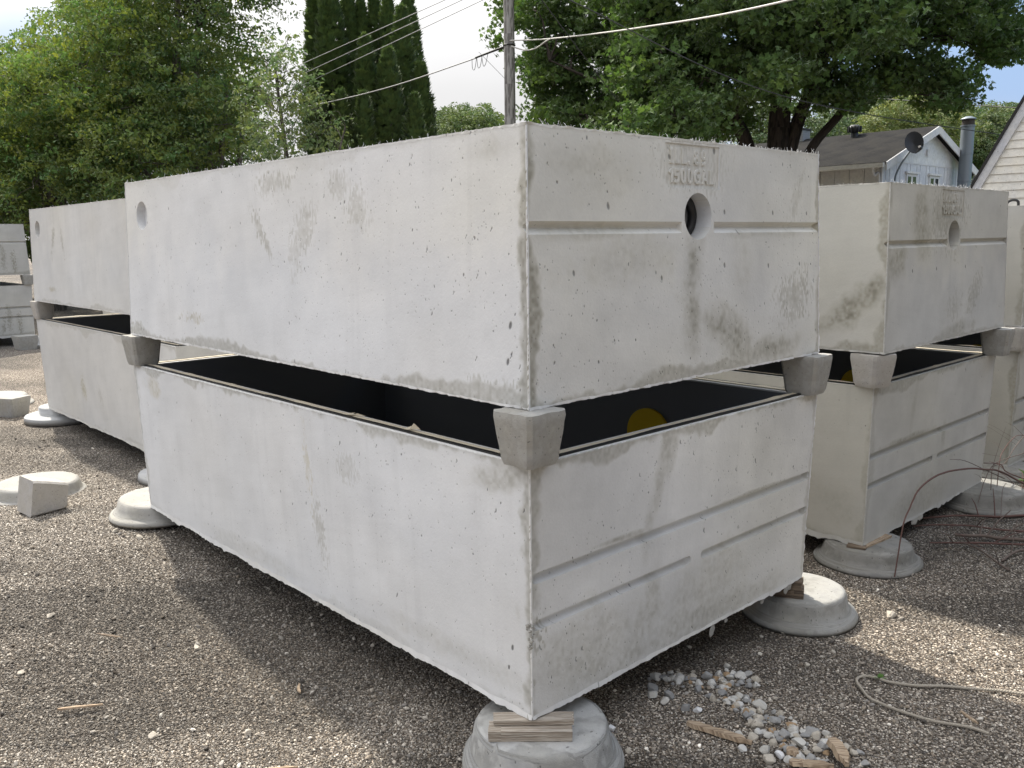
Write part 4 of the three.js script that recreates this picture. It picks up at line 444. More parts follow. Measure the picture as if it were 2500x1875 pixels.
// ---------------------------------------------------------------- heap of crushed stone, sticks, rope
{
  const greys = [[0.50, 0.485, 0.455], [0.38, 0.372, 0.355], [0.60, 0.585, 0.55], [0.28, 0.278, 0.275], [0.46, 0.42, 0.36]].map((c) => { const m = castTex(60 + Math.round(c[0] * 100), c[0] , [1, c[1] / c[0], c[2] / c[0]], 0.6); return m; });
  const white = M([0.74, 0.74, 0.75], 0.8), rust = M([0.36, 0.25, 0.15], 0.9), shapes = []; for (let i = 0; i < 14; i++) shapes.push(boxUV(rock(300 + i, 1, 0.66 + 0.03 * (i % 5), 0.84, 2), 40));
  const at = [[-0.156, -0.809], [-0.087, -0.861], [-0.057, -0.91], [-0.02, -0.948], [-0.001, -0.997], [0.043, -1.013], [0.071, -1.041], [0.084, -1.064], [-0.007, -1.071], [0.126, -1.058], [0.025, -0.917], [0.019, -0.837], [-0.099, -0.716], [-0.068, -0.676], [-0.028, -0.717], [-0.007, -0.669], [0.096, -0.88], [0.154, -0.894], [0.067, -0.693], [0.24, -0.896], [0.184, -0.847], [0.246, -0.795], [0.285, -0.81], [0.302, -0.772], [0.332, -0.834], [0.284, -0.692], [0.328, -0.707], [0.343, -0.62], [0.395, -0.674], [0.432, -0.634], [0.46, -0.726], [0.502, -0.706], [0.525, -0.731], [0.398, -0.779], [0.406, -0.833], [0.459, -0.783], [0.452, -0.865], [0.475, -0.858], [0.496, -0.75], [0.517, -0.814], [0.528, -0.84], [0.574, -0.858], [0.607, -0.863], [0.657, -0.832], [0.481, -0.678], [0.562, -0.735]];
  const R = rngOf(41), G = 'crushed stones in a loose strip';
  const add = (x, z, r, mt, lb, gr) => { const m = solo('crushed_stone', shapes[Math.floor(R() * 14)], mt, lb, 'stone', [x, gy(x, z) + r * 0.36, z], gr); m.scale.setScalar(r); m.rotation.set((R() - 0.5) * 0.7, R() * 6.3, (R() - 0.5) * 0.7); };
  const names = ['light grey', 'mid grey', 'whitish', 'dark grey', 'tan'], far = (x) => x < 0.15 ? 'beside the near tank end' : x < 0.40 ? 'in the middle of the loose strip' : 'at the picture bottom among wood scraps';
  const grey = (x, z, r) => { const k = Math.floor(R() * 5); add(x, z, r, greys[k], `${names[k]} crushed stone ${r > 0.017 ? 'of the larger sort' : 'of the smaller sort'} ${far(x)}`, G); };
  for (const [x, z] of at) grey(x, z, 0.018 + 0.013 * R());
  for (let k = 0; k < 200; k++) { const t = R(), seg = R() < 0.35, x = seg ? lerp(-0.16, 0.10, t) + (R() - 0.5) * 0.10 : lerp(0.08, 0.60, t) + (R() - 0.5) * 0.10, z = seg ? lerp(-0.80, -1.03, t) + (R() - 0.5) * 0.13 : lerp(-0.87, -0.78, t) + (R() - 0.5) * (0.10 + 0.12 * t); const r = 0.009 + 0.011 * R(); if (R() < 0.10) add(x, z, r, rust, `rust-brown stone ${far(x)}`, G); else grey(x, z, r); }
  add(0.109, -0.703, 0.021, white, 'bright white crushed stone lying apart from the strip, above the long stick');
  add(0.442, -0.680, 0.021, white, 'bright white crushed stone at the bottom end of the stone strip');
  add(0.226, -1.99, 0.030, greys[4], 'single sunlit stone on the bright gravel beside the tank');
  add(-0.03, -0.40, 0.021, white, 'whitish stone beside the mottled near pad');
  for (const [x, z, r] of [[0.20, -1.30, 0.016], [-1.62, 0.36, 0.02], [-2.35, 0.72, 0.022], [-0.88, 0.50, 0.018], [-1.1, 0.74, 0.02], [-0.55, 0.64, 0.018], [-1.9, 0.95, 0.018], [-3.15, 0.16, 0.022], [-2.96, 0.10, 0.024]]) add(x, z, r, greys[4], 'scattered pale stone alone on the brown gravel', 'scattered single stones');
  const stick = (pts, w, h, mt, lb, sd) => { const c = new THREE.CatmullRomCurve3(pts.map((p) => V3(...p))), n = 12, P = [], RR = rngOf(sd); let pr = null; for (let i = 0; i <= n; i++) { const t = i / n, p = c.getPoint(t), d = c.getTangent(t), s = V3(-d.z, 0, d.x).normalize(), ww = w * (t < 0.08 ? 0.5 : t > 0.9 ? 0.35 : 1) * (0.85 + 0.3 * RR()), r = [p.clone().addScaledVector(s, ww), p.clone().addScaledVector(s, ww * 0.7).add(V3(0, h, 0)), p.clone().addScaledVector(s, -ww * 0.8).add(V3(0, h * (0.8 + 0.4 * RR()), 0)), p.clone().addScaledVector(s, -ww)]; if (pr) for (let k = 0; k < 4; k++) P.push(...flatQ(pr[k], pr[(k + 1) % 4], r[(k + 1) % 4], r[k])); else P.push(...flatQ(r[3], r[2], r[1], r[0])); pr = r; } P.push(...flatQ(pr[0], pr[1], pr[2], pr[3])); solo('broken_stick', uvOf(triGeo(P), (x, y, z) => [(x - z) / 0.3, (x + z) / 0.12 + y * 9]), mt, lb, 'stick', [0, 0, 0], 'broken bits of wood among the stones'); };
  stick([[0.132, 0.004, -0.614], [0.24, 0.006, -0.636], [0.352, 0.004, -0.664]], 0.017, 0.014, woodTan, 'long flat tan stick lying left of the crushed stones', 3);
  stick([[0.537, 0.022, -0.834], [0.575, 0.026, -0.81], [0.632, 0.012, -0.758]], 0.022, 0.016, woodTan, 'splintered wood lump lying on the crushed stones', 5);
  stick([[0.492, 0.006, -0.655], [0.54, 0.008, -0.69], [0.60, 0.006, -0.735]], 0.016, 0.010, woodTan, 'pale wood splinter at the very bottom of the picture', 7);
  stick([[0.462, 0.012, -0.69], [0.478, 0.016, -0.70], [0.498, 0.012, -0.704]], 0.016, 0.014, woodTan, 'short brown wood chip wedged between the crushed stones', 9);
  for (const [a, b, sd] of [[[-1.50, 0.93], [-1.42, 0.80], 11], [[-2.05, 0.62], [-1.93, 0.55], 12], [[-1.05, 0.21], [-0.99, 0.24], 13], [[-2.7, 0.42], [-2.58, 0.40], 14], [[-0.65, 0.58], [-0.58, 0.48], 15], [[0.86, -0.98], [0.93, -1.05], 16], [[0.75, -1.36], [0.82, -1.32], 17]]) stick([[a[0], 0.004, a[1]], [(a[0] + b[0]) / 2, 0.007, (a[1] + b[1]) / 2 + 0.006], [b[0], 0.004, b[1]]], 0.006, 0.006, sd % 2 ? woodTan : woodBrown, 'small splinter of wood lying loose on the gravel', sd);
  // rope: three twisted strands
  const rp = [[0.87, -1.272], [0.812, -1.265], [0.714, -1.219], [0.602, -1.2], [0.539, -1.202], [0.49, -1.212], [0.444, -1.253], [0.404, -1.295], [0.393, -1.331], [0.405, -1.363], [0.439, -1.378], [0.485, -1.379], [0.572, -1.42], [0.641, -1.483], [0.716, -1.531], [0.787, -1.586], [0.866, -1.632], [1.0, -1.70]];
  const rc = new THREE.CatmullRomCurve3(rp.map(([x, z]) => V3(x, gy(x, z) + 0.010, z))), N = 420, len = rc.getLength(), strands = [];
  for (let k = 0; k < 3; k++) { const pts = []; for (let i = 0; i <= N; i++) { const t = i / N, p = rc.getPointAt(t), d = rc.getTangentAt(t), s = V3(-d.z, 0, d.x).normalize(), w = t * len / 0.028 * Math.PI * 2 + k * 2.094; pts.push(p.addScaledVector(s, 0.0028 * Math.cos(w)).add(V3(0, 0.0028 * Math.sin(w), 0))); } strands.push(tube(pts, pts.map(() => 0.0031), 5)); }
  const rope = thing('rope', 'frayed pale rope lying in a bent loop on the shaded gravel', 'rope');
  const rm = M([0.40, 0.36, 0.30], 0.95); strands.forEach((g) => part('strand', g, rm, rope));
}
// ---------------------------------------------------------------- pruned twigs behind the yellowish tank
{
  const bark = M([0.115, 0.062, 0.052], 0.8), barkGrey = M([0.13, 0.10, 0.085], 0.85), G = 'pruned branches heaped beside the yellowish tank';
  const tw = (pts, r0, r1, lb, m = bark, side = 0, sd = 1) => { const g = [curveTube(pts, r0, r1, 40, 6, 0.0015, sd)], R = rngOf(sd * 7), c = new THREE.CatmullRomCurve3(pts.map((p) => V3(...p))); for (let k = 0; k < side; k++) { const p = c.getPoint(0.25 + 0.7 * R()), d = V3(R() - 0.5, 0.3 * R(), R() - 0.5).normalize().multiplyScalar(0.1 + 0.25 * R()), q = p.clone().add(d); q.y = Math.max(0.012, q.y); g.push(tube([p, p.clone().lerp(q, 0.5).add(V3(0, 0.015, 0)), q], [r1 * 0.45, r1 * 0.35, r1 * 0.2], 4)); } solo('dead_branch', mergeGeometries(g), m, lb, 'branch', [0, 0, 0], G); };
  tw([[0.06, 0.01, -2.40], [0.06, 0.25, -2.46], [0.06, 0.33, -2.53], [0.06, 0.40, -2.62], [0.06, 0.43, -2.80], [0.06, 0.42, -3.02], [0.06, 0.38, -3.30], [0.06, 0.33, -3.53], [0.06, 0.27, -3.78], [0.07, 0.10, -4.23]], 0.0035, 0.0063, 'long red twig arching up against the end of the yellowish tank', bark, 0, 1);
  tw([[0.02, 0.46, -3.11], [0.02, 0.41, -3.33], [0.04, 0.32, -3.57], [0.05, 0.2, -3.9]], 0.0014, 0.0028, 'thin grey twig tip rising over the arching red twig', barkGrey, 0, 2);
  const Lg = 'reddish dead branch lying flat in the heap at the picture edge';
  tw([[-0.19, 0.03, -3.34], [-0.07, 0.035, -3.5], [0.03, 0.03, -3.61], [0.11, 0.03, -3.67], [0.20, 0.03, -3.79], [0.4, 0.03, -4.0]], 0.0056, 0.0084, Lg, bark, 3, 3);
  tw([[-0.18, 0.02, -3.19], [-0.1, 0.02, -3.3], [0.05, 0.025, -3.4], [0.18, 0.02, -3.46], [0.4, 0.02, -3.6]], 0.0042, 0.0063, Lg, bark, 4, 4);
  tw([[-0.01, 0.015, -2.99], [0.11, 0.02, -3.09], [0.22, 0.02, -3.19], [0.5, 0.02, -3.40]], 0.0042, 0.0070, Lg, bark, 4, 5);
  tw([[0.12, 0.02, -3.1], [0.23, 0.03, -3.02], [0.36, 0.02, -2.91], [0.42, 0.012, -2.87]], 0.0049, 0.0063, 'short grey branch with cut end pointing towards the open gravel', barkGrey, 1, 6);
  tw([[0.04, 0.02, -3.2], [0.11, 0.025, -3.23], [0.17, 0.025, -3.28], [0.25, 0.02, -3.32], [0.5, 0.02, -3.5]], 0.0084, 0.0119, Lg, barkGrey, 3, 7);
  tw([[0.35, 0.012, -2.98], [0.36, 0.02, -3.14], [0.40, 0.02, -3.25]], 0.0056, 0.0070, Lg, barkGrey, 2, 8);
  const Lt = 'thin twig sticking up out of the branch heap before the hindmost tank';
  tw([[-0.02, 0.05, -4.0], [-0.04, 0.26, -4.08], [-0.05, 0.30, -4.15], [-0.05, 0.35, -4.28], [-0.05, 0.36, -4.45], [0.0, 0.3, -4.7]], 0.0028, 0.0021, Lt, bark, 3, 9);
  tw([[-0.02, 0.1, -3.9], [-0.05, 0.23, -4.0], [-0.05, 0.22, -4.21], [-0.05, 0.29, -4.37], [-0.05, 0.36, -4.6]], 0.0028, 0.0021, Lt, barkGrey, 3, 10);
  tw([[-0.05, 0.29, -3.84], [-0.05, 0.23, -4.12], [-0.05, 0.16, -4.24], [-0.02, 0.09, -4.42], [0.05, 0.02, -4.6]], 0.0028, 0.0042, Lt, bark, 3, 11);
  tw([[-0.02, 0.08, -3.70], [-0.05, 0.18, -3.88], [-0.05, 0.25, -4.05], [-0.05, 0.22, -4.57]], 0.0021, 0.0028, Lt, barkGrey, 2, 12);
  tw([[-0.02, 0.04, -3.80], [0.02, 0.07, -4.1], [0.05, 0.05, -4.4]], 0.0028, 0.0035, Lt, bark, 3, 13);
  tw([[0.12, 0.03, -3.66], [0.06, 0.14, -3.85], [0.03, 0.15, -4.0]], 0.0021, 0.0014, Lt, barkGrey, 0, 14);
  // two small weeds
  const leafM = new THREE.MeshPhysicalMaterial({ color: lin(0.09, 0.20, 0.03), roughness: 0.9, transmission: 0.3, thickness: 0, side: THREE.DoubleSide });
  const weed = (x, z, s, lb, sd) => { const R = rngOf(sd), P = []; for (let k = 0; k < 16; k++) { const a = R() * 6.3, l = s * (0.5 + R()), d = V3(Math.cos(a), 0.5 + R() * 0.8, Math.sin(a)).normalize(), w = V3(-d.z, 0, d.x).normalize().multiplyScalar(l * 0.18), b = V3(x, 0.002, z), m = b.clone().addScaledVector(d, l * 0.6), t = b.clone().addScaledVector(d, l).add(V3(0, -l * 0.15, 0)); P.push(...flatQ(b, m.clone().add(w), t, m.clone().sub(w))); } solo('weed', triGeo(P), leafM, lb, 'plant'); };
  weed(-0.42, -2.30, 0.05, 'tiny bright weed in the shade beside the weathered pad', 3); weed(0.02, -4.62, 0.16, 'bright green weed behind the twig heap', 4); weed(0.45, -1.385, 0.026, 'tiny grass tuft growing beside the rope', 5);
}

// ---------------------------------------------------------------- trees
function barkTex(seed, base, dark) { const S = 256, C = new Uint8Array(S * S * 4), B = new Uint8Array(S * S * 4); for (let j = 0; j < S; j++) for (let i = 0; i < S; i++) { const u = i / S, v = j / S, p = (uu) => fbm(uu * 22 + seed, v * 5 + seed, 4), g = lerp(p(u), p(u - 1), sstep(0.7, 1, u)), m = sstep(0.38, 0.6, g), o = (j * S + i) * 4; for (let k = 0; k < 3; k++) C[o + k] = srgb8(lerp(dark[k], base[k], m)); C[o + 3] = 255; B[o] = B[o + 1] = B[o + 2] = 255 * g; B[o + 3] = 255; } return new THREE.MeshStandardMaterial({ roughness: 0.95, map: dataTex(C, S, S, true), bumpMap: dataTex(B, S, S, false), bumpScale: 0.03 }); }
const barkDark = barkTex(3, [0.058, 0.045, 0.036], [0.022, 0.017, 0.014]), barkGrey2 = barkTex(6, [0.16, 0.14, 0.12], [0.07, 0.06, 0.05]);
const leafMat = (c, t = 0.4) => new THREE.MeshPhysicalMaterial({ color: lin(...c), roughness: 0.92, transmission: t, thickness: 0, side: THREE.DoubleSide });
// one leaf as a small fan; outline in the leaf's own plane, base at the origin, tip along +x, folded a little along the midrib
const MAPLE = [[0, 0], [0.12, 0.26], [0.02, 0.52], [0.30, 0.40], [0.52, 0.56], [0.60, 0.24], [1.0, 0]];
const OVAL = [[0, 0], [0.30, 0.24], [0.66, 0.20], [1.0, 0]];
const FAR = [[0, 0], [0.4, 0.34], [1.0, 0]];
function leafTris(out, outline, size, m) { const mid = V3(0.25, 0, 0); for (const s of [1, -1]) for (let i = 0; i < outline.length - 1; i++) { const a = V3(outline[i][0], Math.abs(outline[i][1]) * 0.22, outline[i][1] * s), b = V3(outline[i + 1][0], Math.abs(outline[i + 1][1]) * 0.22 - outline[i + 1][0] * 0.12, outline[i + 1][1] * s); for (const v of s > 0 ? [mid, a, b] : [mid, b, a]) { const w = v.clone().multiplyScalar(size).applyMatrix4(m); out.push(w.x, w.y, w.z); } } }
function spray(seed, outline, n, size, reach, droop = 0.3) { // a twig end with n leaves
  const R = rngOf(seed), P = [], q = new THREE.Quaternion(), e = new THREE.Euler(); for (let k = 0; k < n; k++) { const t = (k + 0.6) / n, a = R() * 6.28, p = V3(reach * (t - 0.35), -droop * reach * t * t + (R() - 0.5) * reach * 0.35, (R() - 0.5) * reach * 0.75); e.set((R() - 0.5) * 1.5, a, -0.25 - 0.7 * R() + (R() - 0.5) * 0.8, 'YXZ'); q.setFromEuler(e); leafTris(P, outline, size * (0.7 + 0.6 * R()), new THREE.Matrix4().compose(p, q, V3(1, 1, 1))); } return triGeo(P);
}
function cedarSpray(seed) { const R = rngOf(seed), P = []; for (let k = 0; k < 9; k++) { const a = (k / 8 - 0.5) * 1.7 + (R() - 0.5) * 0.3, l = 0.75 + 0.5 * R(), d = V3(Math.sin(a) * 0.7, Math.cos(a), 0.25 * (R() - 0.3)).multiplyScalar(l), w = V3(Math.cos(a), -Math.sin(a), 0.5 * (R() - 0.5)).multiplyScalar(0.13), b = V3((R() - 0.5) * 0.2, 0, (R() - 0.5) * 0.25), m = b.clone().addScaledVector(d, 0.55); P.push(...flatQ(b, m.clone().add(w), b.clone().add(d), m.clone().sub(w))); } return triGeo(P); }
const mapleS = [spray(1, MAPLE, 9, 0.092, 0.34), spray(2, MAPLE, 9, 0.092, 0.32), spray(3, MAPLE, 8, 0.100, 0.36)];
const ovalS = [spray(4, OVAL, 13, 0.092, 0.36, 0.1), spray(5, OVAL, 13, 0.092, 0.40, 0.2), spray(6, OVAL, 11, 0.10, 0.34, 0.15)];
const farS = [spray(7, FAR, 14, 0.16, 0.5), spray(8, FAR, 14, 0.16, 0.55)];
const cedarS = [cedarSpray(9), cedarSpray(10)];
function crown(parent, shapes, mat, places, seed, hue) { // places: [x, y, z, size, yaw]
  const q = new THREE.Quaternion(), e = new THREE.Euler(), m4 = new THREE.Matrix4(), c = new THREE.Color(), R = rngOf(seed), bins = shapes.map(() => []);
  places.forEach((p, i) => bins[i % shapes.length].push(p));
  shapes.forEach((g, k) => { const im = new THREE.InstancedMesh(g, mat, bins[k].length); im.name = 'crown'; im.castShadow = im.receiveShadow = true; bins[k].forEach((p, i) => { p[5] !== undefined ? e.set(p[5], p[4], p[6] || 0, 'YXZ') : e.set((R() - 0.5) * 1.1, p[4], (R() - 0.5) * 0.9, 'YXZ'); q.setFromEuler(e); m4.compose(V3(p[0], p[1], p[2]), q, V3(p[3], p[3], p[3])); im.setMatrixAt(i, m4); const v = 0.72 + 0.55 * R(), h = hue * (R() - 0.45); c.setRGB(v * (1 + 1.1 * h), v * (1 + 0.35 * h), v * (1 - 0.6 * h)); im.setColorAt(i, c); }); parent.add(im); });
}
function leafPlaces(boughs, perArea, size, seed, gap = 0.36, flatten = 0.8) {
  const R = rngOf(seed), out = []; for (const [x, y, z, r] of boughs) { const n = Math.round(perArea * r * r * (0.8 + 0.4 * R())); for (let k = 0; k < n; k++) { const a = R() * 6.283, u = R() * 2 - 1, s = Math.sqrt(1 - u * u), rr = r * (0.45 + 0.75 * Math.sqrt(R())) , px = x + rr * s * Math.cos(a), py = y + rr * u * flatten, pz = z + rr * s * Math.sin(a); if (fbm3(px * 1.25 + seed, py * 1.5, pz * 1.25, 2) < gap * (0.75 + 0.5 * R())) continue; out.push([px, py, pz, size * (0.75 + 0.5 * R()), Math.atan2(-s * Math.sin(a), s * Math.cos(a)) + (R() - 0.5) * 1.2]); } } return out;
}
function branchesTo(boughs, limbs, seed, r0 = 0.035) { // a curved branch from the nearest limb point to every bough
  const R = rngOf(seed), gs = [], nodes = limbs.flatMap((l) => new THREE.CatmullRomCurve3(l.map((p) => V3(p[0], p[1], p[2]))).getPoints(12).slice(4));
  for (const [x, y, z, r] of boughs) { const t = V3(x, y, z); let b = nodes[0], bd = 1e9; for (const n of nodes) { const d = n.distanceTo(t) + Math.max(0, n.y - t.y) * 1.2; if (d < bd) { bd = d; b = n; } } const m = b.clone().lerp(t, 0.5).add(V3((R() - 0.5) * 0.5, 0.25 * R() + 0.1, (R() - 0.5) * 0.5)), k = Math.min(2.2, 0.6 + bd * 0.25); gs.push(curveTube([[b.x, b.y, b.z], [m.x, m.y, m.z], [t.x, t.y, t.z]], r0 * k, r0 * 0.35, 8, 5, 0.05, seed + gs.length));
    for (let j = 0; j < 3; j++) { const e = t.clone().add(V3(R() - 0.5, R() - 0.45, R() - 0.5).normalize().multiplyScalar(r * 0.95)), s = m.clone().lerp(t, 0.3 + 0.6 * R()); gs.push(tube([s, s.clone().lerp(e, 0.5).add(V3(0, 0.06, 0)), e], [r0 * 0.4, r0 * 0.3, r0 * 0.15], 4)); } }
  return mergeGeometries(gs);
}
function limbGeo(ctrl, n = 20, seg = 14, seed = 1) { const c = new THREE.CatmullRomCurve3(ctrl.map((p) => V3(p[0], p[1], p[2]))), rs = ctrl.map((p) => p[3]), pts = c.getPoints(n), rr = pts.map((_, i) => { const t = i / n * (rs.length - 1), a = Math.min(rs.length - 2, Math.floor(t)); return lerp(rs[a], rs[a + 1], t - a); }); const g = tube(pts, rr, seg), p = g.attributes.position; for (let i = 0; i < p.count; i++) { const x = p.getX(i), y = p.getY(i), z = p.getZ(i), w = 0.05 * (fbm3(x * 6 + seed, y * 1.2, z * 6, 3) - 0.5); p.setXYZ(i, x + w, y, z + w * 0.7); } g.computeVertexNormals(); return g; }

function farTree(name, key, label, col, trunk, hue = 0.4, per = 60, size = 1.0) { const b = BOUGHS[key], t = thing(name, label, 'tree', [0, 0, 0], 0, 'far trees'); let sx = 0, sz = 0, top = 0; b.forEach((q) => { sx += q[0] / b.length; sz += q[2] / b.length; top = Math.max(top, q[1]); }); const l = [[[sx, trunk, sz, 0.2], [sx, (trunk + top) / 2, sz, 0.14], [sx + 0.2, top, sz, 0.05]]]; part('trunk', limbGeo(l[0], 12, 8, 3), barkGrey2, t); part('branches', branchesTo(b, l, 120, 0.03), barkGrey2, t); crown(t, farS, leafMat(col, 0.35), leafPlaces(b, per, size, 130 + per, 0.34, 0.9), 140, hue); }
{ // big maple over the second stack
  const t = thing('maple_tree', 'big dark maple with several trunks spreading behind the largest tank', 'tree');
  const limbs = [[[-8.05, -0.2, -15.0, 0.40], [-8.07, 1.4, -14.98, 0.29], [-8.07, 3.3, -14.96, 0.225], [-8.10, 4.6, -15.1, 0.20], [-8.1, 6.2, -15.5, 0.17], [-8.0, 8.5, -15.9, 0.12], [-8.1, 11, -16.2, 0.06]],
    [[-8.15, 0.9, -14.9, 0.20], [-8.42, 2.7, -14.6, 0.165], [-8.57, 3.63, -14.5, 0.15], [-8.93, 4.33, -14.26, 0.12], [-9.6, 5.6, -13.8, 0.09], [-10.4, 6.8, -13.0, 0.05]],
    [[-8.0, 1.9, -15.05, 0.17], [-7.93, 3.2, -15.14, 0.15], [-7.82, 3.95, -15.28, 0.135], [-7.74, 4.6, -15.6, 0.12], [-7.4, 6.4, -16.2, 0.10], [-7.0, 8.6, -16.8, 0.05]],
    [[-7.85, 2.3, -15.2, 0.12], [-7.62, 3.35, -15.44, 0.095], [-7.30, 4.02, -15.92, 0.085], [-6.93, 4.80, -16.53, 0.075], [-6.50, 5.59, -17.19, 0.065], [-5.9, 6.6, -17.9, 0.04]],
    [[-8.9, 4.3, -14.3, 0.07], [-9.8, 4.6, -13.4, 0.055], [-10.9, 4.9, -12.4, 0.035], [-11.6, 5.3, -11.9, 0.015]], [[-9.2, 4.5, -14.0, 0.05], [-9.9, 4.15, -12.9, 0.045], [-10.5, 3.9, -12.2, 0.02]]];
  limbs.forEach((l, i) => part(i ? 'limb' : 'trunk', limbGeo(l, 22, 14, i), barkDark, t));
  part('branches', branchesTo([...BOUGHS.maple, ...BOUGHS.mapleUp], limbs, 3, 0.03), barkDark, t);
  const mm = leafMat([0.100, 0.180, 0.030], 0.48);
  crown(t, mapleS, mm, leafPlaces(BOUGHS.maple, 400, 1.0, 5, 0.46, 0.75), 6, 0.35); crown(t, mapleS, mm, leafPlaces(BOUGHS.mapleUp, 120, 1.35, 7, 0.32), 8, 0.3);
}
{ // leafy trees on the left
  const sets = [[], [], []]; for (const b of BOUGHS.left) sets[b[0] + b[2] * -0.6 < -15.4 ? 0 : b[0] + b[2] * -0.6 < -13.4 ? 1 : 2].push(b);
  const labels = ['light green leafy tree at the picture edge above the distant grey stack', 'tall bushy green tree above the whitish tank half', 'tall thin-stemmed leafy tree next to the white sky gap'];
  sets[2].push(...BOUGHS.leftUp);
  sets.forEach((s, i) => { const cx = s.reduce((a, b) => a + b[0], 0) / s.length, cz = s.reduce((a, b) => a + b[2], 0) / s.length, t = thing('leafy_tree', labels[i], 'tree', [0, 0, 0], 0, 'leafy trees behind the yard');
    const l = [[[cx, -0.2, cz, 0.24], [cx + 0.1, 2.5, cz - 0.1, 0.19], [cx - 0.1, i ? 5 : 4, cz + 0.2, 0.11], [cx + 0.2, i ? 8.5 : 5.4, cz, 0.03]], [[cx, 1.5, cz, 0.14], [cx + 0.4, 3.6, cz - 0.5, 0.08], [cx + 0.6, 5.2, cz - 0.7, 0.03]], [[cx, 1.2, cz, 0.14], [cx - 0.9, 3.4, cz + 0.8, 0.08], [cx - 1.3, 5, cz + 1.3, 0.03]]];
    l.forEach((q, k) => part(k ? 'limb' : 'trunk', limbGeo(q, 16, 9, k + i), barkGrey2, t)); part('branches', branchesTo(s, l, 20 + i, 0.022), barkGrey2, t);
    crown(t, ovalS, leafMat([[0.165, 0.245, 0.042], [0.150, 0.230, 0.037], [0.132, 0.205, 0.034]][i], 0.52), leafPlaces(s, 240, 0.95, 30 + i, 0.45, 0.85), 40 + i, 0.8); });
  farTree('leafy_tree', 'leftBack', 'leafy tree mass standing behind the other trees at the yard edge', [0.09, 0.14, 0.028], 0, 0.4, 110, 0.9);
  const t = thing('sapling', 'young light green tree with a pointed top before the dark conifers', 'tree'), b = BOUGHS.sap, cx = -11.75, cz = -6.35;
  let sx = 0, sz = 0; b.forEach((q) => { sx += q[0] / b.length; sz += q[2] / b.length; });
  const l = [[[sx, -0.1, sz, 0.07], [sx + 0.05, 2.2, sz, 0.05], [sx - 0.1, 4.6, sz + 0.1, 0.02]], [[sx, 0.5, sz, 0.05], [sx + 0.4, 2.4, sz - 0.5, 0.03], [sx + 0.6, 3.6, sz - 0.8, 0.012]]];
  l.forEach((q, k) => part(k ? 'limb' : 'trunk', limbGeo(q, 14, 7, k), barkGrey2, t)); part('branches', branchesTo(b, l, 50, 0.010), barkGrey2, t);
  crown(t, ovalS, leafMat([0.150, 0.215, 0.062], 0.50), leafPlaces(b, 165, 0.72, 51, 0.48, 1.0), 52, 0.5);
}
{ // arborvitae
  const spec = [[-22.78, 9.08, -13.01, 0.42], [-22.11, 9.31, -13.19, 0.66], [-22.25, 9.24, -13.92, 0.50], [-22.11, 8.93, -14.3, 0.45], [-22.03, 9.22, -14.75, 0.48], [-21.22, 8.97, -14.67, 0.45], [-20.03, 8.31, -14.3, 0.52], [-20.96, 8.98, -15.25, 0.62], [-20.13, 7.34, -13.06, 0.52], [-19.3, 6.93, -13.26, 0.52], [-19.13, 6.61, -14.25, 0.46], [-18.14, 5.52, -13.26, 0.38], [-19.1, 5.61, -12.25, 0.38], [-19.53, 5.65, -11.8, 0.38], [-23.18, 9.49, -13.57, 0.55]];
  const labels = ['narrow dark conifer at the thinning left side of the clump', 'broad tall conifer with bare grey stems showing, rising past the picture top', 'tall conifer behind the broadest one in the clump', 'tall conifer in the middle back of the clump, tip at the picture top', 'tall conifer behind the brownish middle of the clump', 'slim tall conifer rising behind the paler green one', 'paler green tall conifer crossed by the three wires', 'tallest right-hand conifer bounding the clump against the sky', 'medium conifer crossed by the lowest wire, left of the centre one', 'bright-tipped medium conifer in the centre front of the clump', 'medium conifer leaning on the right edge of the clump', 'small pointed conifer low at the right front of the clump', 'small pointed conifer low in the middle front of the clump', 'small conifer at the left front beside the sapling', 'back conifer at the top left of the clump'];
  const cm = leafMat([0.115, 0.180, 0.048], 0.30);
  spec.forEach(([x, y, z, r], i) => { const t = thing('conifer', labels[i], 'conifer', [0, 0, 0], 0, 'clump of dark columnar conifers'), R = rngOf(70 + i), P = [];
    part('trunk', limbGeo([[x, -0.1, z, 0.09], [x + 0.03, y * 0.5, z, 0.06], [x, y * 0.97, z, 0.012]], 10, 7, i), barkGrey2, t);
    r *= 1.3; const n = Math.round(430 * y * r); for (let k = 0; k < n; k++) { const v = Math.pow(R(), 0.85), a = R() * 6.283, bare = i === 1 && v < 0.62 && v > 0.35 && a > 0.2 && a < 1.9 && R() < 0.8; if (bare) continue; const prof = Math.pow(1 - v, 0.62) * (0.72 + 0.55 * fbm(a * 1.6 + i * 5, v * 16, 3)) * (v < 0.1 ? 0.8 : 1), rr = r * 1.28 * prof * (0.72 + 0.34 * Math.sqrt(R())); P.push([x + Math.cos(a) * rr, 0.1 + v * (y - 0.15), z + Math.sin(a) * rr, 0.13 + 0.10 * R(), Math.PI / 2 - a + (R() - 0.5) * 0.9, 0.25 + 0.55 * R(), (R() - 0.5) * 0.5]); }
    P.push([x, y - 0.12, z, 0.16, 0, 0, 0]); crown(t, cedarS, cm, P, 90 + i, 0.25); });
}
farTree('round_tree', 'far_dark', 'dark rounded far tree behind the house roof', [0.055, 0.098, 0.032], 2, 0.25, 150, 0.85);
farTree('yellow_green_tree', 'far_yellow', 'yellowish green far tree behind the gable peak', [0.17, 0.21, 0.055], 1, 0.4, 190, 0.65);
farTree('hillside_tree', 'far_mid', 'green far tree between the metal chimney and the cream siding', [0.105, 0.155, 0.045], 2, 0.5, 160, 0.7);
farTree('spindly_tree', 'far_spindly', 'thin see-through far tree against the blue sky', [0.13, 0.18, 0.06], 2.5, 0.4, 170, 0.55);
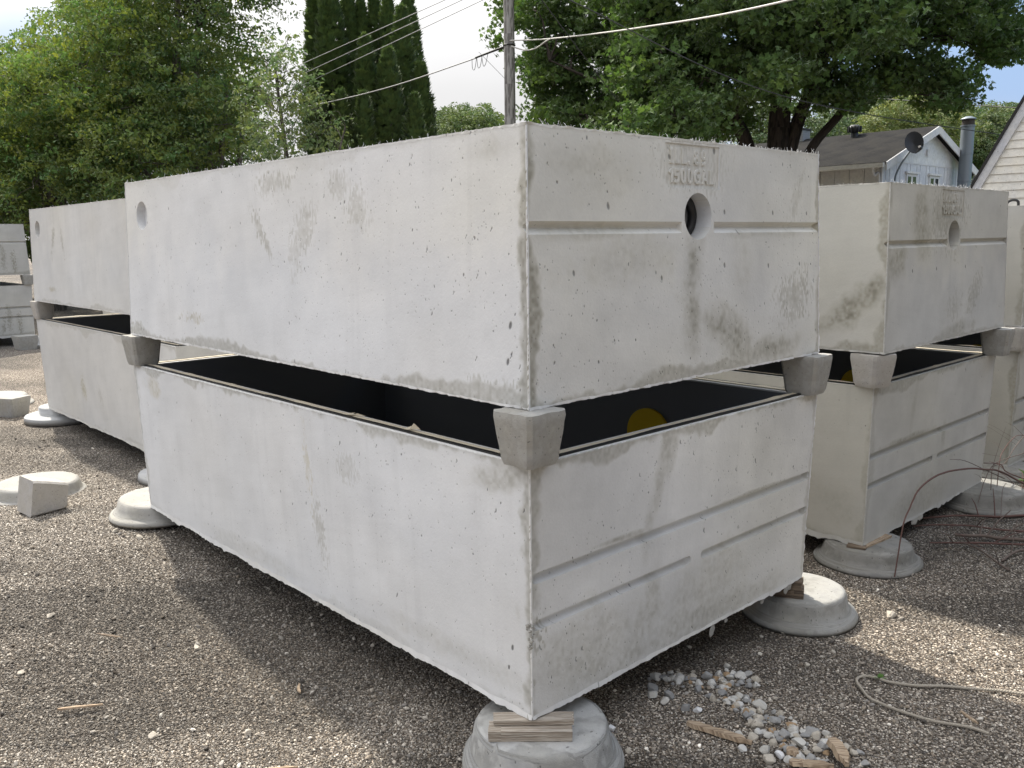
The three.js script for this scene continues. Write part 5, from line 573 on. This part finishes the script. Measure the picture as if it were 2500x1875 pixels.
farTree('distant_tree', 'far_center', 'small distant tree low between the conifers and the pole', [0.12, 0.175, 0.045], 0, 0.4, 150, 0.8);
farTree('backing_tree', 'far_trunkgap', 'hazy green tree seen between the maple trunks', [0.10, 0.15, 0.05], 0, 0.4, 150, 0.7);

// ---------------------------------------------------------------- pole and wires
{
  const base = [-11.85, 0, -10.95], poleM = barkTex(12, [0.36, 0.345, 0.33], [0.17, 0.16, 0.15]);
  const t = thing('utility_pole', 'grey weathered wooden pole rising behind the near tank corner', 'utility pole', base);
  part('shaft', limbGeo([[0, -0.2, 0, 0.135], [-0.10, 2, -0.1, 0.125], [-0.22, 5.4, -0.22, 0.112], [-0.33, 9.5, -0.32, 0.10]], 30, 20, 2), poleM, t);
  part('bracket', new THREE.TorusGeometry(0.118, 0.014, 8, 24).rotateX(Math.PI / 2).translate(-0.22, 5.58, -0.22), M([0.05, 0.05, 0.05], 0.5, { metalness: 0.6 }), t);
  const wire = (pts, r, c, lb, sag = 0) => { const a = pts.length === 2 ? [pts[0], [(pts[0][0] + pts[1][0]) / 2, (pts[0][1] + pts[1][1]) / 2 - sag, (pts[0][2] + pts[1][2]) / 2], pts[1]] : pts; return solo('overhead_wire', curveTube(a, r, r, 40, 6), M(c, 0.6), lb, 'cable', [0, 0, 0], 'overhead wires'); };
  const ext = (a, b, k) => [a[0] + (b[0] - a[0]) * k, a[1] + (b[1] - a[1]) * k, a[2] + (b[2] - a[2]) * k];
  const A1 = [-14.73, 7.06, -11.65], B1 = [-22.27, 6.93, -12.44], A2 = [-14.48, 7.05, -11.93], B2 = [-22.16, 6.67, -12.48], A3 = [-14.14, 7.05, -12.29], B3 = [-22.06, 6.40, -12.53];
  wire([ext(A1, B1, -0.4), ext(A1, B1, 1.3)], 0.009, [0.45, 0.45, 0.46], 'topmost of the three parallel wires crossing the conifers');
  wire([ext(A2, B2, -0.4), ext(A2, B2, 1.3)], 0.009, [0.45, 0.45, 0.46], 'middle of the three parallel wires crossing the conifers');
  wire([ext(A3, B3, -0.4), ext(A3, B3, 1.3)], 0.009, [0.45, 0.45, 0.46], 'lowest of the three parallel wires crossing the conifers');
  wire([[-12.07, 5.58, -11.17], [-13.6, 5.47, -11.2], [-16.5, 5.36, -11.35], [-19.91, 5.41, -11.62], [-24, 5.6, -12]], 0.013, [0.42, 0.42, 0.42], 'thick cable sagging left from the pole across the conifers');
  const clamp1 = curveTube([[-12.22, 5.57, -11.16], [-12.6, 5.54, -11.16], [-13.15, 5.50, -11.18]], 0.026, 0.02, 8, 8); solo('cable_clamp', clamp1, M([0.02, 0.02, 0.02], 0.6), 'black clamp with loose wire ends left of the pole', 'cable fitting');
  const lg = [0, 1, 2].map((k) => curveTube([[-12.75 - k * 0.18, 5.52, -11.18], [-12.80 - k * 0.18, 5.33 - 0.03 * k, -11.16], [-12.92 - k * 0.18, 5.30, -11.2], [-12.95 - k * 0.16, 5.50, -11.18]], 0.006, 0.006, 12, 5)); solo('loose_wire_ends', mergeGeometries(lg), M([0.12, 0.12, 0.12], 0.6), 'small looping wire ends hanging under the black clamp', 'cable fitting');
  wire([[-12.08, 5.60, -11.09], [-11.92, 5.52, -11.16], [-11.70, 5.44, -11.28], [-11.42, 5.44, -11.30], [-11.15, 5.52, -11.30], [-10.99, 5.55, -11.29]], 0.014, [0.62, 0.60, 0.56], 'pale slack loop of cable right of the pole');
  wire([[-12.05, 5.66, -11.10], [-10.99, 5.55, -11.30], [-7.7, 4.99, -9.98], [-4.45, 4.54, -8.71], [0.5, 4.1, -6.7]], 0.013, [0.66, 0.64, 0.60], 'thick white cable running right from the pole across the maple');
  const g1 = [[-8.35, 5.28, -8.41], [-8.7, 3.52, -11.32]], g2 = [[-7.64, 5.11, -8.38], [-6.25, 3.95, -11.84], [-4.52, 3.50, -17.33]];
  wire([ext(g1[0], g1[1], -0.5), ext(g1[0], g1[1], 1.25)], 0.007, [0.05, 0.05, 0.05], 'thin dark wire running steeply down before the maple');
  wire([ext(g2[0], g2[1], -0.5), g2[0], g2[1], g2[2], [-4.0, 3.45, -19.5]], 0.008, [0.05, 0.05, 0.05], 'thin dark wire from the maple down past the metal chimney');
  wire([[-14, 6.2, -25.2], [-9.72, 5.32, -22.61], [-5.09, 4.30, -19.89], [-3.5, 4.0, -19]], 0.009, [0.06, 0.06, 0.06], 'dark wire against the blue sky ending at the cream house');
  wire([[-12.66, 5.50, -10.85], [-12.06, 4.91, -11.02]], 0.005, [0.2, 0.2, 0.2], 'thin stay wire slanting down onto the pole');
}
// ---------------------------------------------------------------- hillside and houses
{
  const P = [], I = [], n = 40, hh = (x, z) => 6.0 * sstep(-27, -62, z) + 0.4 * (fbm(x * 0.1, z * 0.1, 2) - 0.5) * sstep(-28, -36, z) - 0.05; for (let j = 0; j <= n; j++) for (let i = 0; i <= n; i++) { const x = -60 + 110 * i / n, z = -26 - 70 * j / n; P.push(x, hh(x, z), z); }
  for (let j = 0; j < n; j++) for (let i = 0; i < n; i++) { const a = j * (n + 1) + i, b = a + n + 1; I.push(a, a + 1, b, a + 1, b + 1, b); }
  const g = new THREE.BufferGeometry(); g.setAttribute('position', new THREE.Float32BufferAttribute(P, 3)); g.setIndex(I); g.computeVertexNormals(); structure('hill', uvOf(g, (x, y, z) => [x / 3, z / 3]), castTex(91, 0.10, [0.75, 1.25, 0.42], 1.2));
}
const wallBlue = castTex(21, 0.70, [0.97, 0.99, 1.03], 0.25), boardBlue = castTex(22, 0.64, [0.96, 0.985, 1.04], 0.6), wallTan = castTex(23, 0.68, [1, 0.99, 0.95], 0.3), roofDark = castTex(24, 0.035, [1, 0.97, 0.95], 1.0), whiteTrim = castTex(25, 0.66, [1, 1, 1.01], 0.25), roofMatte = (() => { const m = roofDark, q = new THREE.MeshPhysicalMaterial({ map: m.map, bumpMap: m.bumpMap, bumpScale: 0.004, roughness: 1, specularIntensity: 0.1 }); return q; })(), paneDark = M([0.012, 0.013, 0.015], 0.12), metalGrey = new THREE.MeshStandardMaterial({ color: lin(0.23, 0.26, 0.29), roughness: 0.5, metalness: 0.55 });
{
  const cx = -8.44, z0 = -20.55, zr = -23.38, z1 = -26.2, ey = 3.42, ry = 4.42, xl = -15.2, h = thing('gabled_house', 'pale blue-grey gabled house with dark roof behind the yellowish tank', 'house');
  const uv = (g) => boxUV(g, 1.2);
  const body = hexa([[xl, 0, z0], [cx, 0, z0], [cx, 0, z1], [xl, 0, z1]], [[xl, ey, z0], [cx, ey, z0], [cx, ey, z1], [xl, ey, z1]]); part('wall', uv(body), wallBlue, h);
  const gab = triGeo([[cx - 0.002, ey, z0], [cx - 0.002, ey, z1], [cx - 0.002, ry, zr]].flat()); const gab2 = hexa([[cx - 0.15, ey - 0.02, z0 + -0.02], [cx + 0.012, ey - 0.02, z0 - 0.02], [cx + 0.012, ey - 0.02, z1 + 0.02], [cx - 0.15, ey - 0.02, z1 + 0.02]], [[cx - 0.15, ry - 0.03, zr + 0.02], [cx + 0.012, ry - 0.03, zr + 0.02], [cx + 0.012, ry - 0.03, zr - 0.02], [cx - 0.15, ry - 0.03, zr - 0.02]]); part('gable', uv(gab2), wallBlue, h);
  const slope = (za, zb, ya, yb, nm) => { const t = 0.07; return part(nm, uv(hexa([[xl - 0.2, ya, za], [cx + 0.22, ya, za], [cx + 0.22, yb, zb], [xl - 0.2, yb, zb]], [[xl - 0.2, ya + t, za], [cx + 0.22, ya + t, za], [cx + 0.22, yb + t, zb], [xl - 0.2, yb + t, zb]])), roofMatte, h); };
  const k = (ry - ey) / (z0 - zr); const r1 = slope(z0 + 0.25, zr + 0.001, ey - 0.25 * k + 0.01, ry + 0.01, 'roof'); slope(z1 - 0.32, zr - 0.001, ey - 0.32 * k + 0.01, ry + 0.01, 'roof');
  for (const [za, zb, ya, yb] of [[z0 + 0.25, zr, ey - 0.25 * k, ry], [z1 - 0.32, zr, ey - 0.32 * k, ry]]) part('barge_board', uv(hexa([[cx + 0.222, ya - 0.13, za], [cx + 0.252, ya - 0.13, za], [cx + 0.252, yb - 0.13, zb], [cx + 0.222, yb - 0.13, zb]], [[cx + 0.222, ya + 0.075, za], [cx + 0.252, ya + 0.075, za], [cx + 0.252, yb + 0.075, zb], [cx + 0.222, yb + 0.075, zb]])), whiteTrim, h);
  part('joint_trim', uv(box(cx + 0.004, cx + 0.03, 3.455, 3.49, z1, z0)), whiteTrim, h);
  let w = 0; for (let z = z0 - 0.02; z > z1 + 0.15; z -= 0.205) { part('siding_board', uv(box(cx + 0.001, cx + 0.018 + 0.004 * (w % 3), 0.1, 3.45, z - 0.19, z)), boardBlue, h); w++; }
  for (let x = cx - 0.03; x > xl + 0.3; x -= 0.40) part('siding_board', uv(box(x - 0.385, x, 0.1, 3.30, z0 + 0.001, z0 + 0.02)), wallTan, h);
  part('gutter', uv(box(xl - 0.1, cx + 0.2, ey - 0.14, ey - 0.03, z0 + 0.25, z0 + 0.36)), wallTan, h);
  part('downspout', curveTube([[cx - 0.1, ey - 0.12, z0 + 0.3], [cx - 0.08, ey - 0.32, z0 + 0.2], [cx - 0.02, ey - 0.5, z0 + 0.05], [cx - 0.02, 0.2, z0 + 0.05]], 0.035, 0.035, 16, 8), whiteTrim, h);
  part('downspout', curveTube([[cx + 0.1, ey - 0.1, z1 - 0.35], [cx + 0.06, ey - 0.35, z1 - 0.2], [cx + 0.02, ey - 0.6, z1 - 0.05], [cx + 0.02, 0.2, z1 - 0.05]], 0.035, 0.035, 16, 8), whiteTrim, h);
  for (const zc of [-22.28, -23.74]) { const f = part('window', uv(box(cx + 0.02, cx + 0.05, 2.3, 3.20, zc - 0.33, zc + 0.33)), whiteTrim, h); for (const s of [-1, 1]) part('pane', uv(box(cx + 0.046, cx + 0.053, 2.36, 3.13, zc + s * 0.155 - 0.10, zc + s * 0.155 + 0.10)), paneDark, f); part('window_head', uv(box(cx + 0.02, cx + 0.09, 3.205, 3.26, zc - 0.40, zc + 0.40)), whiteTrim, f); }
  part('wall_vent', uv(box(cx + 0.014, cx + 0.07, 3.72, 3.88, -23.28, -23.14)), whiteTrim, h);
  part('corner_board', uv(box(cx + 0.001, cx + 0.035, 0.1, ey - 0.02, z0 - 0.09, z0 + 0.021)), whiteTrim, h); part('corner_board', uv(box(cx + 0.001, cx + 0.035, 0.1, ey - 0.02, z1, z1 + 0.09)), whiteTrim, h);
  const c = thing('metal_chimney', 'tall grey metal flue with a cap beside the gable', 'chimney', [cx + 0.36, 0, -25.02]);
  for (let i = 0; i < 6; i++) part('flue_section', new THREE.CylinderGeometry(0.172, 0.180, 0.76, 28).translate(0, 0.38 + i * 0.765, 0), metalGrey, c);
  part('flue_collar', new THREE.CylinderGeometry(0.20, 0.20, 0.03, 28).translate(0, 4.60, 0), metalGrey, c);
  part('cap_band', new THREE.CylinderGeometry(0.165, 0.165, 0.16, 28).translate(0, 4.69, 0), M([0.05, 0.04, 0.035], 0.8), c);
  part('cap', new THREE.LatheGeometry([[0.001, 0.075], [0.08, 0.065], [0.17, 0.025], [0.205, 0], [0.20, -0.02], [0.001, -0.02]].map((p) => new THREE.Vector2(...p)), 28).translate(0, 4.79, 0), metalGrey, c);
  const d = thing('satellite_dish', 'dark satellite dish on a bent mast at the eaves of the blue-grey house', 'satellite dish', [cx + 0.24, 0, z0 - 0.35]), dm = M([0.045, 0.045, 0.05], 0.5);
  part('mast', curveTube([[0, 2.95, 0.1], [0.02, 3.15, 0.05], [0.12, 3.45, -0.05], [0.28, 3.72, -0.12]], 0.025, 0.025, 16, 8), metalGrey, d);
  const dish = new THREE.LatheGeometry([[0.001, 0], [0.12, 0.012], [0.21, 0.04], [0.275, 0.075], [0.275, 0.083], [0.20, 0.052], [0.001, 0.012]].map((p) => new THREE.Vector2(...p)), 32).scale(0.84, 1, 1).rotateX(1.35).rotateY(0.75).translate(0.34, 3.86, -0.06); part('dish', dish, dm, d);
  part('feed_arm', tube([V3(0.32, 3.66, -0.08), V3(0.50, 3.60, 0.12), V3(0.62, 3.70, 0.20)], [0.016, 0.014, 0.014], 6), dm, d); part('feed_horn', new THREE.CylinderGeometry(0.035, 0.045, 0.09, 12).rotateX(1.0).translate(0.63, 3.72, 0.2), dm, d);
  const b = thing('brick_chimney', 'pale painted brick chimney seen between the maple trunks', 'chimney', [-12.3, 0, -23.35]); const bm = castTex(27, 0.36, [0.95, 0.98, 1.04], 0.4);
  for (let r = 0; r < 11; r++) for (let q = 0; q < 2; q++) { const o = r % 2 ? 0.06 : -0.06, y = 4.02 + r * 0.066; part('brick', uv(box(q ? o + 0.004 : -0.225, q ? 0.225 : o - 0.004, y, y + 0.060, -0.22 + 0.001 * (r % 2), 0.22 - 0.001 * (r % 2))), bm, b); }
  part('mortar_core', uv(box(-0.215, 0.215, 3.9, 4.745, -0.21, 0.21)), M([0.22, 0.22, 0.22]), b); part('chimney_cap', uv(box(-0.25, 0.25, 4.748, 4.80, -0.25, 0.25)), M([0.06, 0.06, 0.06]), b);
  const v = thing('roof_vent', 'dark turbine vent on the ridge of the blue-grey house', 'roof vent', [-10.45, 4.32, -23.1]); const vm = M([0.06, 0.062, 0.065], 0.55, { metalness: 0.5 });
  part('vent_stack', new THREE.CylinderGeometry(0.10, 0.13, 0.2, 16).translate(0, 0.08, 0), vm, v); part('vent_head', new THREE.LatheGeometry([[0.001, 0.16], [0.10, 0.15], [0.17, 0.10], [0.185, 0.03], [0.16, -0.04], [0.10, -0.06]].map((p) => new THREE.Vector2(...p)), 12).translate(0, 0.25, 0), vm, v);
  for (let i = 0; i < 12; i++) part('vane', box(0.165, 0.20, 0.20, 0.36, -0.01, 0.012).rotateY(i * Math.PI / 6), vm, v);
}
{ // cream sided house
  const h = thing('cream_house', 'cream clapboard gable end with white barge board at the picture edge', 'house'), zf = -14.13, cream = castTex(31, 0.86, [1, 0.965, 0.875], 0.12), soff = whiteTrim;
  const leftAt = (y) => y < 4.0 ? -3.242 + (y - 3.602) * 0.5190 : -3.035 + (y - 4.0) * 2.1, rightAt = (y) => y < 4.0 ? 2.6 - (y - 3.6) * 0.519 : 2.39 - (y - 4.0) * 2.1;
  part('wall', boxUV(hexa([[leftAt(0) + 0.2, 0, zf - 0.05], [rightAt(0) - 0.2, 0, zf - 0.05], [rightAt(0) - 0.2, 0, zf - 5], [leftAt(0) + 0.2, 0, zf - 5]].map((p) => p), [[leftAt(4) + 0.2, 4, zf - 0.05], [rightAt(4) - 0.2, 4, zf - 0.05], [rightAt(4) - 0.2, 4, zf - 5], [leftAt(4) + 0.2, 4, zf - 5]]), 1), cream, h);
  const e = 0.131; for (let i = 0; i < 39; i++) { const y = 0.10 + i * e, y1 = y + e + 0.012; if (y > 5.0) break; const a = leftAt(y) + 0.09, b = rightAt(y) - 0.09, a1 = leftAt(y1) + 0.09, b1 = rightAt(y1) - 0.09; if (b1 - a1 < 0.1) break; part('clapboard', boxUV(hexa([[a, y, zf + 0.016], [b, y, zf + 0.016], [b, y, zf - 0.03], [a, y, zf - 0.03]], [[a1, y1, zf - 0.004], [b1, y1, zf - 0.004], [b1, y1, zf - 0.03], [a1, y1, zf - 0.03]]), 1), cream, h); }
  const rake = (p, q, nm, o0, o1, zA, zB, mt) => { const d = V3(q[0] - p[0], q[1] - p[1], 0).normalize(), n = V3(-d.y, d.x, 0); const c = (b, o) => [b[0] + n.x * o, b[1] + n.y * o]; const P0 = c(p, o0), P1 = c(p, o1), Q0 = c(q, o0), Q1 = c(q, o1); part(nm, boxUV(hexa([[P1[0], P1[1], zB], [P0[0], P0[1], zB], [P0[0], P0[1], zA], [P1[0], P1[1], zA]], [[Q1[0], Q1[1], zB], [Q0[0], Q0[1], zB], [Q0[0], Q0[1], zA], [Q1[0], Q1[1], zA]]), 1), mt, h); };
  const L = [[leftAt(0.6), 0.6], [leftAt(4.0), 4.0], [-0.30, 5.3]], Rr = [[rightAt(0.6), 0.6], [rightAt(4.0), 4.0], [-0.30, 5.3]];
  for (let i = 0; i < 2; i++) { rake(L[i], L[i + 1], 'barge_board', -0.085, 0.035, zf - 0.02, zf + 0.06, soff); rake(L[i], L[i + 1], 'roof', 0.036, 0.075, zf - 5.1, zf + 0.09, roofDark); rake(Rr[i + 1], Rr[i], 'roof', 0.036, 0.075, zf - 5.1, zf + 0.09, roofDark); rake(Rr[i + 1], Rr[i], 'barge_board', -0.085, 0.035, zf - 0.02, zf + 0.06, soff); }
}
{ // brown-roofed house on the slope
  const h = thing('brown_roofed_house', 'far house with brown roof and white gutter on the green slope', 'house', [-10.2, 0, -38.2]), br = castTex(35, 0.085, [1.25, 0.85, 0.75], 0.8), wl = castTex(36, 0.20, [1.1, 0.95, 0.85], 0.5);
  part('wall', boxUV(box(-1.6, 6, 2.0, 4.1, -4, -0.4), 1), wl, h); part('roof', boxUV(hexa([[-2.0, 4.22, 0.1], [6.5, 4.22, 0.1], [6.5, 5.3, -2.6], [-2.0, 5.3, -2.6]], [[-2.0, 4.32, 0.1], [6.5, 4.32, 0.1], [6.5, 5.4, -2.6], [-2.0, 5.4, -2.6]]), 1), br, h);
  part('gutter', boxUV(box(-2.0, 6.5, 4.08, 4.21, 0.0, 0.14), 1), whiteTrim, h); part('post', boxUV(box(-1.45, -1.1, 2.2, 4.07, -0.38, -0.1), 1), whiteTrim, h);
}
{ // black lifting loop on the hindmost tank
  solo('lifting_loop', curveTube([[-0.40, 1.820, -4.95], [-0.395, 1.852, -4.95], [-0.380, 1.868, -4.96], [-0.36, 1.872, -4.97], [-0.342, 1.866, -4.98], [-0.334, 1.850, -4.98], [-0.334, 1.820, -4.98]], 0.009, 0.009, 24, 8), rubber, 'black hooped fitting standing on the tank half at the picture edge', 'lifting loop');
}
{ // unseen dark shed added behind the camera to shut off low sky from the tank ends
  const b = thing('added_sky_blocker', 'added unseen dark shed behind the camera, blocking low sky from the tank ends', 'sky_blocker', [6.2, 0, -3]), cl = M([0.082, 0.084, 0.086], 0.8), rf = M([0.10, 0.10, 0.105], 0.6);
  part('wall', box(0, 7, 0, 6.4, -13, 7.5), cl, b); part('roof', hexa([[-0.4, 6.4, 7.9], [7.4, 6.4, 7.9], [7.4, 6.4, -13.4], [-0.4, 6.4, -13.4]], [[3.0, 8.0, 7.9], [4.0, 8.0, 7.9], [4.0, 8.0, -13.4], [3.0, 8.0, -13.4]]), rf, b);
  for (let i = 0; i < 3; i++) part('blocker_door', box(-0.06, -0.002, 0, 3.6, -11 + i * 6, -7 + i * 6), M([0.12, 0.12, 0.122], 0.7), b);
}
renderer.render(scene, camera);
